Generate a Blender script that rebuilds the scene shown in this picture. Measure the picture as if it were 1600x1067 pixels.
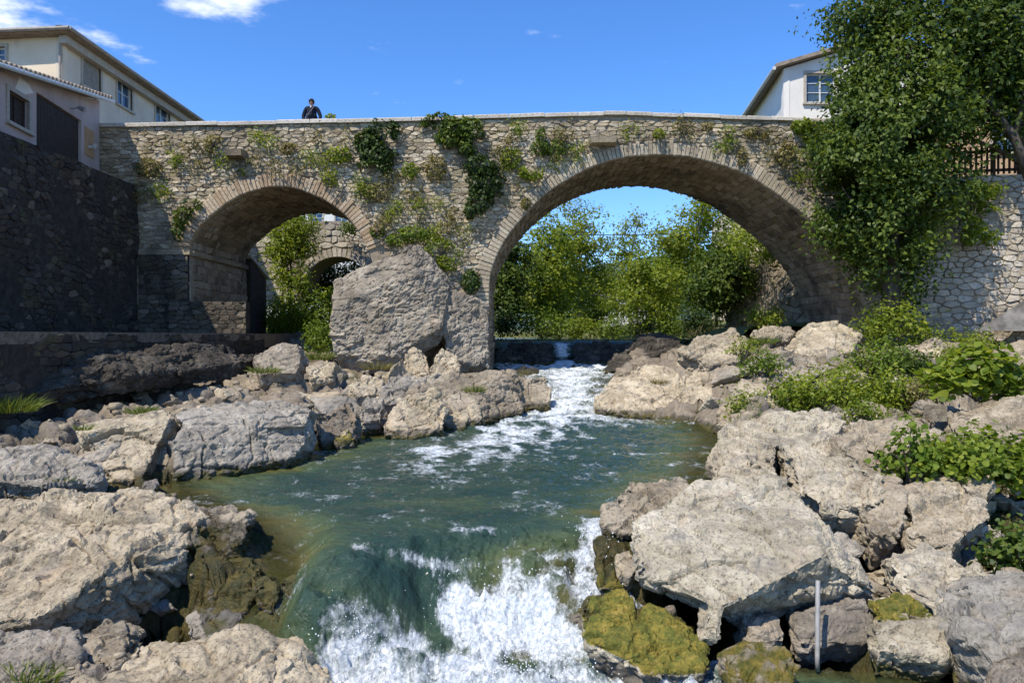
import bpy, bmesh, math, random
import numpy as np
from mathutils import Vector
R_ = math.radians
for o in list(bpy.data.objects): bpy.data.objects.remove(o)
S = bpy.context.scene
COL = S.collection
# ------------------------------------------------------------------ camera
cam = bpy.data.cameras.new('camera'); camo = bpy.data.objects.new('camera', cam); COL.objects.link(camo)
camo.location = (0, 0, 0); camo.rotation_euler = (R_(90), 0, 0)
cam.lens = 26; cam.sensor_width = 36; cam.shift_y = -0.0053
cam.clip_start = .1; cam.clip_end = 6000
S.camera = camo
F = 1600*26/36; HY = 525.0
# ------------------------------------------------------------------ sky, sun, exposure
SUN_EL, SUN_AZ = 55, 218          # azimuth clockwise from +Y: behind the camera, to its left
w = bpy.data.worlds.new('World'); S.world = w; w.use_nodes = True
nt = w.node_tree; nt.nodes.clear()
def wn(t, **k):
    n = nt.nodes.new(t)
    for a, b in k.items(): setattr(n, a, b)
    return n
sky = wn('ShaderNodeTexSky', sky_type='NISHITA', sun_disc=False, sun_elevation=R_(SUN_EL), sun_rotation=R_(SUN_AZ),
         altitude=300, air_density=1.0, dust_density=0.0, ozone_density=2.0)
hsv = wn('ShaderNodeHueSaturation'); hsv.inputs['Saturation'].default_value = 1.12; hsv.inputs['Value'].default_value = 1.0
tint = wn('ShaderNodeMix', data_type='RGBA', blend_type='MULTIPLY'); tint.inputs[0].default_value = 1; tint.inputs[7].default_value = (.78, .93, 1.22, 1)
nt.links.new(sky.outputs[0], tint.inputs[6]); nt.links.new(tint.outputs[2], hsv.inputs['Color'])
bg = wn('ShaderNodeBackground'); bg.inputs[1].default_value = 0.15
out = wn('ShaderNodeOutputWorld')
# thin clouds: patches on a high flat layer, scattered all round the sky
tc = wn('ShaderNodeTexCoord'); sep = wn('ShaderNodeSeparateXYZ'); nt.links.new(tc.outputs['Generated'], sep.inputs[0])
mz = wn('ShaderNodeMath', operation='MAXIMUM'); mz.inputs[1].default_value = .03; nt.links.new(sep.outputs[2], mz.inputs[0])
comb = wn('ShaderNodeCombineXYZ')
for i in (0, 1):
    dv = wn('ShaderNodeMath', operation='DIVIDE'); nt.links.new(sep.outputs[i], dv.inputs[0]); nt.links.new(mz.outputs[0], dv.inputs[1]); nt.links.new(dv.outputs[0], comb.inputs[i])
nz = wn('ShaderNodeTexNoise'); nz.inputs['Scale'].default_value = 3.2; nz.inputs['Detail'].default_value = 8; nz.inputs['Roughness'].default_value = .62
nt.links.new(comb.outputs[0], nz.inputs['Vector'])
acc = None
for cx, cy, r in ((-1.66, 2.26, .50), (-.86, 2.14, .30), (2.9, 1.2, .6), (-3.1, .2, .8), (.9, -2.2, .8), (3.2, -1.2, .7), (-1.4, -1.6, .6), (-1.0, 1.55, .4), (1.9, 1.2, .5)):
    ds = wn('ShaderNodeVectorMath', operation='DISTANCE'); nt.links.new(comb.outputs[0], ds.inputs[0]); ds.inputs[1].default_value = (cx, cy, 0)
    mr = wn('ShaderNodeMapRange'); mr.inputs[1].default_value = r; mr.inputs[2].default_value = 0; mr.inputs[3].default_value = 0; mr.inputs[4].default_value = 1
    nt.links.new(ds.outputs['Value'], mr.inputs[0])
    if acc is None: acc = mr
    else:
        mx = wn('ShaderNodeMath', operation='MAXIMUM'); nt.links.new(acc.outputs[0], mx.inputs[0]); nt.links.new(mr.outputs[0], mx.inputs[1]); acc = mx
ad = wn('ShaderNodeMath', operation='MULTIPLY_ADD'); nt.links.new(acc.outputs[0], ad.inputs[0]); ad.inputs[1].default_value = .42; nt.links.new(nz.outputs[0], ad.inputs[2])
mr = wn('ShaderNodeMapRange'); mr.interpolation_type = 'SMOOTHSTEP'
mr.inputs[1].default_value = .62; mr.inputs[2].default_value = .95; nt.links.new(ad.outputs[0], mr.inputs[0])
cm = wn('ShaderNodeMix', data_type='RGBA'); nt.links.new(mr.outputs[0], cm.inputs[0]); nt.links.new(hsv.outputs[0], cm.inputs[6]); cm.inputs[7].default_value = (6.6, 6.9, 7.4, 1)
nt.links.new(cm.outputs[2], bg.inputs[0]); nt.links.new(bg.outputs[0], out.inputs[0])
sl = bpy.data.lights.new('sun', 'SUN'); slo = bpy.data.objects.new('sun', sl); COL.objects.link(slo)
sl.energy = 4.7; sl.angle = R_(.5); sl.color = (1, .925, .81)
ce = math.cos(R_(SUN_EL))
SUNV = Vector((math.sin(R_(SUN_AZ))*ce, math.cos(R_(SUN_AZ))*ce, math.sin(R_(SUN_EL))))
slo.rotation_euler = SUNV.to_track_quat('Z', 'Y').to_euler(); slo.location = SUNV*60
S.view_settings.view_transform = 'Standard'; S.view_settings.look = 'None'; S.view_settings.gamma = 1
S.view_settings.use_curve_mapping = False; S.view_settings.exposure = 0.36
S.cycles.use_denoising = True; S.cycles.max_bounces = 6; S.cycles.diffuse_bounces = 3; S.cycles.glossy_bounces = 2
S.cycles.transmission_bounces = 3; S.cycles.transparent_max_bounces = 6; S.cycles.caustics_reflective = False; S.cycles.caustics_refractive = False

# ------------------------------------------------------------------ noise
rs = np.random.RandomState(7)
PERM = np.concatenate([rs.permutation(512)]*3).astype(np.int64)
GR = rs.normal(size=(512, 3)); GR /= np.linalg.norm(GR, axis=1)[:, None]
RV = rs.rand(512, 4)
def perlin(p, seed=0):
    p = np.asarray(p, float)+seed*17.31
    i = np.floor(p).astype(np.int64); f = p-i; i &= 511
    u = f*f*f*(f*(f*6-15)+10); r = 0
    for dx in (0, 1):
        wx = u[:, 0] if dx else 1-u[:, 0]
        for dy in (0, 1):
            wy = u[:, 1] if dy else 1-u[:, 1]
            for dz in (0, 1):
                wz = u[:, 2] if dz else 1-u[:, 2]
                h = PERM[PERM[PERM[(i[:, 0]+dx) & 511]+((i[:, 1]+dy) & 511)]+((i[:, 2]+dz) & 511)]
                g = GR[h]
                r = r+wx*wy*wz*(g[:, 0]*(f[:, 0]-dx)+g[:, 1]*(f[:, 1]-dy)+g[:, 2]*(f[:, 2]-dz))
    return r*1.6
def fbm(p, o=4, seed=0, gain=.5):
    a, r, s = 1., 0, 1.
    for k in range(o): r = r+a*perlin(p*s, seed+k*3); a *= gain; s *= 2.07
    return r
def ridged(p, o=3, seed=0):
    a, r, s = 1., 0, 1.
    for k in range(o): r = r+a*(1-np.abs(perlin(p*s, seed+k*3))*2); a *= .5; s *= 2.1
    return r/1.75
def worley(p, seed=0):
    p = np.asarray(p, float)+seed*11.7
    i = np.floor(p).astype(np.int64); n = len(p)
    f1 = np.full(n, 9.); f2 = np.full(n, 9.); idd = np.zeros(n, np.int64); cc = np.zeros((n, 3))
    for dx in (-1, 0, 1):
        for dy in (-1, 0, 1):
            for dz in (-1, 0, 1):
                q = i+np.array((dx, dy, dz)); qq = q & 511
                h = PERM[PERM[PERM[qq[:, 0]]+qq[:, 1]]+qq[:, 2]]
                c = q+RV[h, :3]; d = np.sqrt(((c-p)**2).sum(1))
                m = d < f1
                f2 = np.where(m, f1, np.minimum(f2, d)); f1 = np.where(m, d, f1); idd = np.where(m, h, idd); cc[m] = c[m]
    return f1, f2, idd, p-cc
def sst(a, b, x):
    t = np.clip((x-a)/(b-a), 0, 1); return t*t*(3-2*t)
def P(px, py, d): return Vector(((px-800)/F*d, d, (HY-py)/F*d))

# ------------------------------------------------------------------ mesh helpers
def mesh_np(name, V, Fa, attrs=None, smooth=False):
    V = np.asarray(V, np.float32); m = bpy.data.meshes.new(name)
    if isinstance(Fa, np.ndarray): Fs = [Fa]
    else: Fs = [np.asarray(f, np.int32) for f in Fa if len(f)]
    li = np.concatenate([f.reshape(-1) for f in Fs]).astype(np.int32)
    tot = np.concatenate([np.full(len(f), f.shape[1], np.int32) for f in Fs])
    st = np.concatenate([[0], np.cumsum(tot)[:-1]]).astype(np.int32)
    m.vertices.add(len(V)); m.vertices.foreach_set('co', V.reshape(-1))
    m.loops.add(len(li)); m.loops.foreach_set('vertex_index', li)
    m.polygons.add(len(tot)); m.polygons.foreach_set('loop_start', st); m.polygons.foreach_set('loop_total', tot)
    m.update(calc_edges=True); m.validate()
    if smooth: m.polygons.foreach_set('use_smooth', np.ones(len(m.polygons), bool))
    for k, a in (attrs or {}).items():
        m.attributes.new(k, 'FLOAT', 'POINT').data.foreach_set('value', np.asarray(a, np.float32))
    return m
def put(name, m, mat, parent=None, loc=None):
    o = bpy.data.objects.new(name, m); COL.objects.link(o)
    if mat and not m.materials: m.materials.append(mat)
    if parent: o.parent = parent
    if loc is not None: o.location = loc
    return o
def empty(name, loc=(0, 0, 0)):
    o = bpy.data.objects.new(name, None); COL.objects.link(o); o.location = loc; o.empty_display_size = .2; return o
def tag(o, label=None, cat=None, group=None, kind=None):
    for k, v in (('label', label), ('category', cat), ('group', group), ('kind', kind)):
        if v: o[k] = v
    return o
def recentre(m):
    n = len(m.vertices); co = np.empty(n*3, np.float32); m.vertices.foreach_get('co', co); co = co.reshape(-1, 3)
    c = co.mean(0); c[2] = co[:, 2].min(); co -= c; m.vertices.foreach_set('co', co.reshape(-1)); m.update(); return Vector(c.tolist())
class MB:
    def __init__(s): s.v = []; s.f = []; s.r = []
    def add(s, V, Fc, rnd=None):
        b = len(s.v); s.v += [tuple(x) for x in V]; s.f += [tuple(i+b for i in f) for f in Fc]
        s.r += [random.random() if rnd is None else rnd]*len(V)
    def box(s, a, b):
        x0, y0, z0 = a; x1, y1, z1 = b
        s.add([(x0, y0, z0), (x1, y0, z0), (x1, y1, z0), (x0, y1, z0), (x0, y0, z1), (x1, y0, z1), (x1, y1, z1), (x0, y1, z1)],
              [(0, 3, 2, 1), (4, 5, 6, 7), (0, 1, 5, 4), (1, 2, 6, 5), (2, 3, 7, 6), (3, 0, 4, 7)])
    def hexa(s, p):          # 8 points: bottom four, top four
        s.add(p, [(0, 3, 2, 1), (4, 5, 6, 7), (0, 1, 5, 4), (1, 2, 6, 5), (2, 3, 7, 6), (3, 0, 4, 7)])
    def beam(s, a, b, w_, h_):
        a, b = Vector(a), Vector(b); t = (b-a).normalized(); u = Vector((0, 0, 1)) if abs(t.z) < .9 else Vector((1, 0, 0))
        r = t.cross(u).normalized()*w_/2; u = r.cross(t).normalized()*h_/2
        s.hexa([a-r-u, a+r-u, b+r-u, b-r-u, a-r+u, a+r+u, b+r+u, b-r+u])
    def tube(s, pts, rad, n=6):
        pts = [Vector(p) for p in pts]; V = []; Fc = []
        for k, p in enumerate(pts):
            t = (pts[min(k+1, len(pts)-1)]-pts[max(k-1, 0)]).normalized()
            u = t.cross(Vector((.3, .5, .81))).normalized(); v = t.cross(u); r = rad[k] if hasattr(rad, '__len__') else rad
            for j in range(n):
                a = 2*math.pi*j/n; V.append(p+(u*math.cos(a)+v*math.sin(a))*r)
        for k in range(len(pts)-1):
            for j in range(n):
                j2 = (j+1) % n; Fc.append((k*n+j, k*n+j2, (k+1)*n+j2, (k+1)*n+j))
        Fc.append(tuple(range(n))[::-1]); Fc.append(tuple((len(pts)-1)*n+j for j in range(n)))
        s.add(V, Fc)
    def build(s, name, mat, parent=None, smooth=False, loc=None):
        m = bpy.data.meshes.new(name); m.from_pydata(s.v, [], s.f); m.update()
        if smooth: m.polygons.foreach_set('use_smooth', np.ones(len(m.polygons), bool))
        m.attributes.new('rnd', 'FLOAT', 'POINT').data.foreach_set('value', np.array(s.r, np.float32))
        return put(name, m, mat, parent, loc)

# ------------------------------------------------------------------ materials
def ramp(n, stops):
    cr = n.color_ramp
    while len(cr.elements) < len(stops): cr.elements.new(.5)
    for e, (p, c) in zip(cr.elements, stops): e.position = p; e.color = (*c, 1)
class M_:
    def __init__(s, name):
        s.m = bpy.data.materials.new(name); s.m.use_nodes = True; s.t = s.m.node_tree; s.b = s.t.nodes['Principled BSDF']; s.o = s.t.nodes['Material Output']
        s.b.inputs['Roughness'].default_value = .85; s.b.inputs['Specular IOR Level'].default_value = .25
        s.pos = s.n('ShaderNodeNewGeometry').outputs['Position']
    def n(s, t, **k):
        n = s.t.nodes.new(t)
        for a, b in k.items(): setattr(n, a, b)
        return n
    def l(s, a, b): s.t.links.new(a, b)
    def noise(s, sc, det=4, rough=.55, vec=None, dist=0):
        n = s.n('ShaderNodeTexNoise'); n.inputs['Scale'].default_value = sc; n.inputs['Detail'].default_value = det; n.inputs['Roughness'].default_value = rough; n.inputs['Distortion'].default_value = dist
        s.l(vec or s.pos, n.inputs['Vector']); return n.outputs[0]
    def voro(s, sc, feat='F1', vec=None):
        n = s.n('ShaderNodeTexVoronoi', feature=feat); n.inputs['Scale'].default_value = sc; s.l(vec or s.pos, n.inputs['Vector']); return n.outputs['Distance']
    def scale(s, v, vec=None):
        n = s.n('ShaderNodeVectorMath', operation='MULTIPLY'); s.l(vec or s.pos, n.inputs[0]); n.inputs[1].default_value = v; return n.outputs[0]
    def ramp(s, f, stops): n = s.n('ShaderNodeValToRGB'); ramp(n, stops); s.l(f, n.inputs[0]); return n.outputs[0]
    def mr(s, f, a, b, c=0, d=1):
        n = s.n('ShaderNodeMapRange'); n.interpolation_type = 'SMOOTHSTEP'
        for i, v in zip((1, 2, 3, 4), (a, b, c, d)): n.inputs[i].default_value = v
        s.l(f, n.inputs[0]); return n.outputs[0]
    def math(s, op, a, b=0.):
        n = s.n('ShaderNodeMath', operation=op)
        for i, v in enumerate((a, b)):
            if isinstance(v, (int, float)): n.inputs[i].default_value = v
            else: s.l(v, n.inputs[i])
        return n.outputs[0]
    def mix(s, f, a, b, mode='MIX'):
        n = s.n('ShaderNodeMix', data_type='RGBA', blend_type=mode)
        for i, v in ((0, f), (6, a), (7, b)):
            if isinstance(v, (int, float)): n.inputs[i].default_value = v
            elif isinstance(v, tuple): n.inputs[i].default_value = (*v, 1)
            else: s.l(v, n.inputs[i])
        return n.outputs[2]
    def attr(s, name): n = s.n('ShaderNodeAttribute', attribute_name=name); return n.outputs['Fac']
    def bump(s, h, strength=.5, dist=.02, prev=None):
        n = s.n('ShaderNodeBump'); n.inputs['Strength'].default_value = strength; n.inputs['Distance'].default_value = dist; s.l(h, n.inputs['Height'])
        if prev: s.l(prev, n.inputs['Normal'])
        s.l(n.outputs[0], s.b.inputs['Normal']); return n.outputs[0]
    def col(s, c):
        if isinstance(c, tuple): s.b.inputs['Base Color'].default_value = (*c, 1)
        else: s.l(c, s.b.inputs['Base Color'])
        return s
def rock_mat(name, lo, mid, hi, fine=1., moss=True):
    k = M_(name); big = k.noise(1.1*fine, 5); mid_n = k.noise(5.5*fine, 6, .62); sm = k.noise(26*fine, 6, .7)
    v = k.math('ADD', k.math('MULTIPLY', big, .55), k.math('MULTIPLY', mid_n, .45))
    c = k.ramp(v, [(.33, lo), (.5, mid), (.66, hi)])
    c = k.mix(k.mr(sm, .34, .48, .8, 0), c, (.10, .085, .065))           # pits and lichen specks
    c = k.mix(k.mr(k.noise(2.3*fine, 6, .68), .52, .66, 0, .6), c, (.165, .152, .135))
    c = k.mix(k.mr(k.noise(1.7*fine, 3), .6, .75, 0, .45), c, (.50, .38, .27))
    vz = k.n('ShaderNodeTexVoronoi', feature='DISTANCE_TO_EDGE'); vz.inputs['Scale'].default_value = 2.6*fine
    wv = k.n('ShaderNodeVectorMath', operation='MULTIPLY_ADD'); nn = k.n('ShaderNodeTexNoise'); nn.inputs['Scale'].default_value = 3*fine; nn.inputs['Detail'].default_value = 5; k.l(k.pos, nn.inputs['Vector'])
    k.l(nn.outputs['Color'], wv.inputs[0]); wv.inputs[1].default_value = (.5, .5, .5); k.l(k.pos, wv.inputs[2]); k.l(wv.outputs[0], vz.inputs['Vector'])
    crack = k.mr(vz.outputs[0], 0, .02)
    if moss:
        ms = k.attr('moss'); f = k.mr(k.math('ADD', ms, k.math('MULTIPLY', k.math('SUBTRACT', k.noise(7*fine, 5), .5), 1.1)), .35, .6)
        mc = k.ramp(k.math('ADD', k.math('MULTIPLY', k.noise(8*fine, 6, .7, k.scale((1, 1, .4))), .7), k.math('MULTIPLY', k.noise(45*fine, 4, .7), .3)), [(.3, (.03, .045, .010)), (.46, (.11, .11, .02)), (.56, (.22, .17, .03)), (.68, (.34, .25, .07))])
        c = k.mix(f, c, mc)
        wt = k.attr('wet'); wf = k.mr(k.math('ADD', wt, k.math('MULTIPLY', k.math('SUBTRACT', k.noise(4*fine, 3), .5), .6)), .3, .7)
        c = k.mix(k.math('MULTIPLY', wf, .62), c, (.022, .021, .019))
        k.l(k.mr(wf, 0, 1, .88, .3), k.b.inputs['Roughness'])
    oi = k.n('ShaderNodeObjectInfo'); c = k.mix(1., c, k.ramp(oi.outputs['Random'], [(0., (.70, .68, .66)), (.35, (.95, .93, .88)), (.65, (1.08, 1.04, .96)), (1., (1.02, 1.06, 1.08))]), 'MULTIPLY')
    k.col(c)
    h = k.math('ADD', k.math('MULTIPLY', sm, .5), k.math('ADD', k.math('MULTIPLY', mid_n, .9), k.math('MULTIPLY', crack, .12)))
    k.bump(h, 1., .05/fine); return k.m
def simple(name, a, b, sc=6, rough=.85, bump=.3, dist=.01, spec=.25, stretch=(1, 1, 1)):
    k = M_(name); n = k.noise(sc, 5, .6, k.scale(stretch)); k.col(k.mix(k.mr(n, .3, .7), a, b)); k.b.inputs['Roughness'].default_value = rough; k.b.inputs['Specular IOR Level'].default_value = spec
    if bump: k.bump(n, bump, dist)
    return k.m
def stone_mat(name, stops, dark=(.05, .045, .04), darkamt=.6, green=.35):
    k = M_(name); r = k.attr('rnd'); n1 = k.noise(14, 6, .65); n2 = k.noise(.55, 4, .6); n3 = k.noise(3, 4)
    c = k.ramp(k.math('ADD', k.math('MULTIPLY', r, .75), k.math('MULTIPLY', n3, .25)), stops)
    c = k.mix(k.mr(n1, .32, .5, .6, 0), c, (.10, .085, .065))
    c = k.mix(k.mr(n2, .5, .72, 0, darkamt), c, dark)
    c = k.mix(k.mr(k.noise(1.3, 5, .65), .52, .72, 0, green), c, (.12, .115, .035))
    k.col(c); k.bump(k.math('ADD', n1, k.math('MULTIPLY', n3, .5)), .7, .03); return k.m
def leaf_mat(name, stops, trans=.4):
    k = M_(name); c = k.ramp(k.attr('rnd'), stops); k.col(c); k.b.inputs['Roughness'].default_value = .5; k.b.inputs['Specular IOR Level'].default_value = .3
    t = k.n('ShaderNodeBsdfTranslucent'); k.l(k.mix(1., c, (1.25, 1.2, .55), 'MULTIPLY'), t.inputs[0])
    mx = k.n('ShaderNodeMixShader'); mx.inputs[0].default_value = trans; k.l(k.b.outputs[0], mx.inputs[1]); k.l(t.outputs[0], mx.inputs[2]); k.l(mx.outputs[0], k.o.inputs[0]); return k.m
MAT = {
 'rock': rock_mat('limestone', (.20, .162, .108), (.41, .348, .25), (.59, .515, .39)),
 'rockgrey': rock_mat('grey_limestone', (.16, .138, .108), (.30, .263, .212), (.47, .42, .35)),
 'bedrock': rock_mat('bedrock', (.15, .12, .085), (.29, .245, .185), (.46, .40, .315)),
 'boulder': rock_mat('lichen_boulder', (.13, .108, .08), (.27, .228, .175), (.44, .385, .305), .7),
 'darkrock': rock_mat('shade_black_rock', (.022, .020, .017), (.05, .044, .036), (.10, .088, .07)),  # near-black base puts the bridge shade into the weir rocks' colour
 'bridge': stone_mat('bridge_stone', [(.1, (.23, .18, .115)), (.4, (.36, .295, .195)), (.65, (.45, .375, .26)), (.95, (.55, .48, .365))], (.07, .06, .046), .78, .5),
 'mortar': simple('mortar', (.20, .16, .11), (.34, .285, .205), 9, .95, .6, .03),
 'voussoir': stone_mat('voussoir_stone', [(.1, (.31, .255, .175)), (.5, (.41, .345, .245)), (.95, (.50, .435, .325))], (.10, .085, .065), .55, .3),
 'brickv': stone_mat('brick_voussoir', [(.1, (.32, .23, .14)), (.5, (.43, .32, .205)), (.95, (.51, .42, .30))], (.10, .08, .06), .4, .2),
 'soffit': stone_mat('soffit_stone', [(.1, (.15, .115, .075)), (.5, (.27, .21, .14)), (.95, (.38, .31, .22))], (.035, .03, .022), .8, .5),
 'coping': stone_mat('coping_stone', [(.1, (.42, .38, .31)), (.9, (.58, .53, .45))], (.2, .18, .15), .3, .1),
 'pierstone': stone_mat('pier_stone', [(.1, (.065, .053, .038)), (.6, (.12, .098, .07)), (.97, (.22, .18, .135))], (.025, .022, .018), .8, .4),
 'darkstone': stone_mat('stained_wall_stone', [(.1, (.028, .024, .020)), (.62, (.055, .047, .038)), (.82, (.085, .070, .052)), (.93, (.24, .205, .16))], (.02, .018, .015), .85, .4),
 'darkmortar': simple('stained_mortar', (.024, .021, .018), (.055, .047, .037), 5, .95, .6, .03),
 'rubble': stone_mat('retaining_stone', [(.1, (.33, .28, .21)), (.5, (.43, .375, .295)), (.95, (.54, .48, .39))], (.16, .135, .105), .55, .2),
 'leaf': leaf_mat('leaf_green', [(.0, (.018, .040, .007)), (.4, (.052, .094, .014)), (1, (.165, .215, .032))]),
 'leafdark': leaf_mat('leaf_dark', [(.0, (.010, .024, .006)), (.5, (.032, .062, .012)), (1, (.085, .13, .024))], .3),
 'leafbright': leaf_mat('leaf_bright', [(.0, (.06, .11, .012)), (.5, (.13, .20, .022)), (1, (.24, .30, .04))], .45),
 'leafmid': leaf_mat('leaf_mid', [(.0, (.050, .095, .010)), (.5, (.17, .235, .022)), (1, (.34, .38, .045))], .52),
 'dry': leaf_mat('dry_weed', [(.0, (.08, .075, .02)), (.5, (.17, .155, .045)), (1, (.30, .25, .10))], .3),
 'grass': leaf_mat('grass_blade', [(.0, (.05, .09, .012)), (.5, (.11, .16, .02)), (1, (.26, .26, .06))], .35),
 'bark': simple('bark', (.05, .04, .03), (.15, .125, .095), 12, .9, .7, .02, stretch=(1, 1, .25)),
 'barkpale': simple('pale_bark', (.13, .115, .095), (.30, .27, .23), 12, .9, .6, .02, stretch=(1, 1, .25)),
 'meadow': simple('meadow_soil', (.06, .085, .018), (.15, .14, .05), 1.5, .95, .5, .05),
 'soil': simple('soil', (.14, .105, .07), (.28, .22, .16), 4, .95, .8, .04),
 'hill': simple('hazy_hill_forest', (.045, .075, .06), (.075, .105, .085), .02, .95, 0),  # distance haze mixed into the blue-green base colour
 'path': simple('path_gravel', (.10, .09, .075), (.20, .18, .15), 8, .95, .4, .02),
 'wood': simple('dark_fence_wood', (.035, .018, .012), (.075, .04, .026), 9, .7, .4, .01, stretch=(4, 4, .6)),
 'metal': simple('galvanised_metal', (.24, .23, .21), (.33, .315, .29), 14, .5, .1, .003, .5),
 'cable': simple('cable_rubber', (.03, .03, .03), (.05, .05, .05), 9, .7, 0),
}
# ------------------------------------------------------------------ river level and channel
LD = np.array([4, 6.4, 6.9, 7.25, 7.75, 8.2, 9, 16.5, 19.5, 22, 25, 29.4, 30.4, 30.75, 31.2, 200.])
LZ = np.array([-3.2, -3.12, -3.03, -2.80, -2.42, -2.25, -2.2, -2.18, -2.05, -1.78, -1.38, -1.08, -.95, -.42, -.2, -.15])
def level(d): return np.interp(d, LD, LZ)
CH = np.array([(4, 540, 1540), (6, 520, 1540), (6.45, 488, 1500), (6.75, 462, 1300), (6.95, 443, 1010), (7.5, 400, 925), (8, 392, 935), (9, 388, 985), (9.8, 330, 1010), (10.5, 288, 1040), (11.2, 280, 1085), (11.8, 350, 1092), (12.6, 440, 1095),
               (14, 492, 1102), (15.5, 530, 1108), (16.5, 620, 1100), (18, 700, 1060), (19, 745, 985), (20, 800, 938), (21, 850, 930), (23, 862, 935), (25, 838, 945), (28, 775, 965), (30, 770, 1020), (31.2, 768, 1060), (34, 640, 1090), (200, 640, 1090)], float)
def chan(d):
    return (np.interp(d, CH[:, 0], CH[:, 1])-800)/F*d, (np.interp(d, CH[:, 0], CH[:, 2])-800)/F*d
BANK = [(0, 1067, 5.4), (250, 1067, 5.3), (-200, 1000, 6), (0, 985, 6.6), (150, 990, 6.6), (400, 1020, 6.4), (330, 900, 7.95), (300, 965, 7.4), (240, 990, 7.2), (380, 965, 7.2), (100, 985, 7.1), (0, 850, 8.4), (150, 855, 8.4), (280, 860, 8.4), (-300, 780, 9),
 (0, 745, 9.8), (120, 750, 10.4), (0, 705, 11.2), (150, 698, 11.6), (0, 660, 13), (200, 655, 12.5), (400, 645, 13.5), (-200, 640, 13.5), (150, 622, 15), (300, 612, 15.5), (450, 604, 17), (0, 620, 15.5),
 (250, 592, 18), (400, 574, 20.5), (480, 582, 20), (560, 602, 19), (620, 584, 21), (700, 582, 21.5), (760, 578, 23), (550, 655, 16), (600, 648, 16.8), (700, 630, 18.5), (800, 606, 20.5), (560, 562, 23), (650, 562, 23.5),
 (440, 548, 24.5), (500, 545, 24.5), (470, 530, 27), (510, 515, 30), (450, 500, 31), (560, 520, 28),
 (1600, 1067, 5.4), (1250, 985, 7.7), (1150, 990, 7.5), (1350, 1000, 7.2), (1450, 1020, 6.9), (1800, 1000, 6), (1400, 940, 7.4), (1550, 940, 6.9), (1600, 890, 7.4), (1450, 855, 8.2), (1550, 805, 8.6), (1700, 800, 8.8), (1250, 830, 8.8), (1350, 800, 9.3),
 (1420, 750, 9.8), (1600, 745, 9.8), (1800, 740, 10), (1130, 760, 10.8), (1200, 690, 11.8), (1300, 668, 11.8), (1400, 670, 11.5), (1600, 655, 11.8), (1800, 650, 12), (1150, 655, 13.5), (1250, 635, 14), (1400, 628, 14), (1600, 612, 14), (1800, 610, 14),
 (1170, 614, 17), (1300, 592, 17.5), (1450, 587, 17.5), (1600, 577, 18), (1800, 570, 18), (1000, 605, 20), (1080, 595, 20.5), (1200, 563, 20.5), (1350, 550, 21), (1500, 547, 21), (1700, 545, 21.5), (1100, 545, 23.5), (1200, 524, 24), (1300, 518, 24.5),
 (1420, 517, 24.5), (1600, 520, 24), (1800, 520, 24), (1060, 535, 27), (1150, 517, 29), (1250, 507, 29), (1300, 500, 34), (1150, 505, 36)]
BP = np.array([tuple(P(*b)) for b in BANK]); BP[:, 2] -= .16+.014*BP[:, 1]; BP[:, 2] -= .50*((BP[:, 0]/BP[:, 1] > .30) & (BP[:, 1] > 7.2) & (BP[:, 1] < 12.4))
def bank(x, d):
    num = 0; den = 0
    for bx, bd, bz in BP:
        w_ = 1/(((x-bx)**2+(d-bd)**2)/(bd*bd*.004)+.05)**1.6; num = num+w_*bz; den = den+w_
    return num/den
def terrain(x, d):
    xl, xr = chan(d); lv = level(d)
    ins = np.minimum(x-xl, xr-x)
    b = np.maximum(bank(x, d), lv+.12-1.5*sst(.45, 1.1, -ins))
    t = sst(-.02, .9, -ins)
    z = (lv-.12)*(1-t)+b*t
    bed = lv-.12-np.clip(ins*.55, 0, .85)
    return np.where(ins > 0, bed, z), ins
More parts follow.
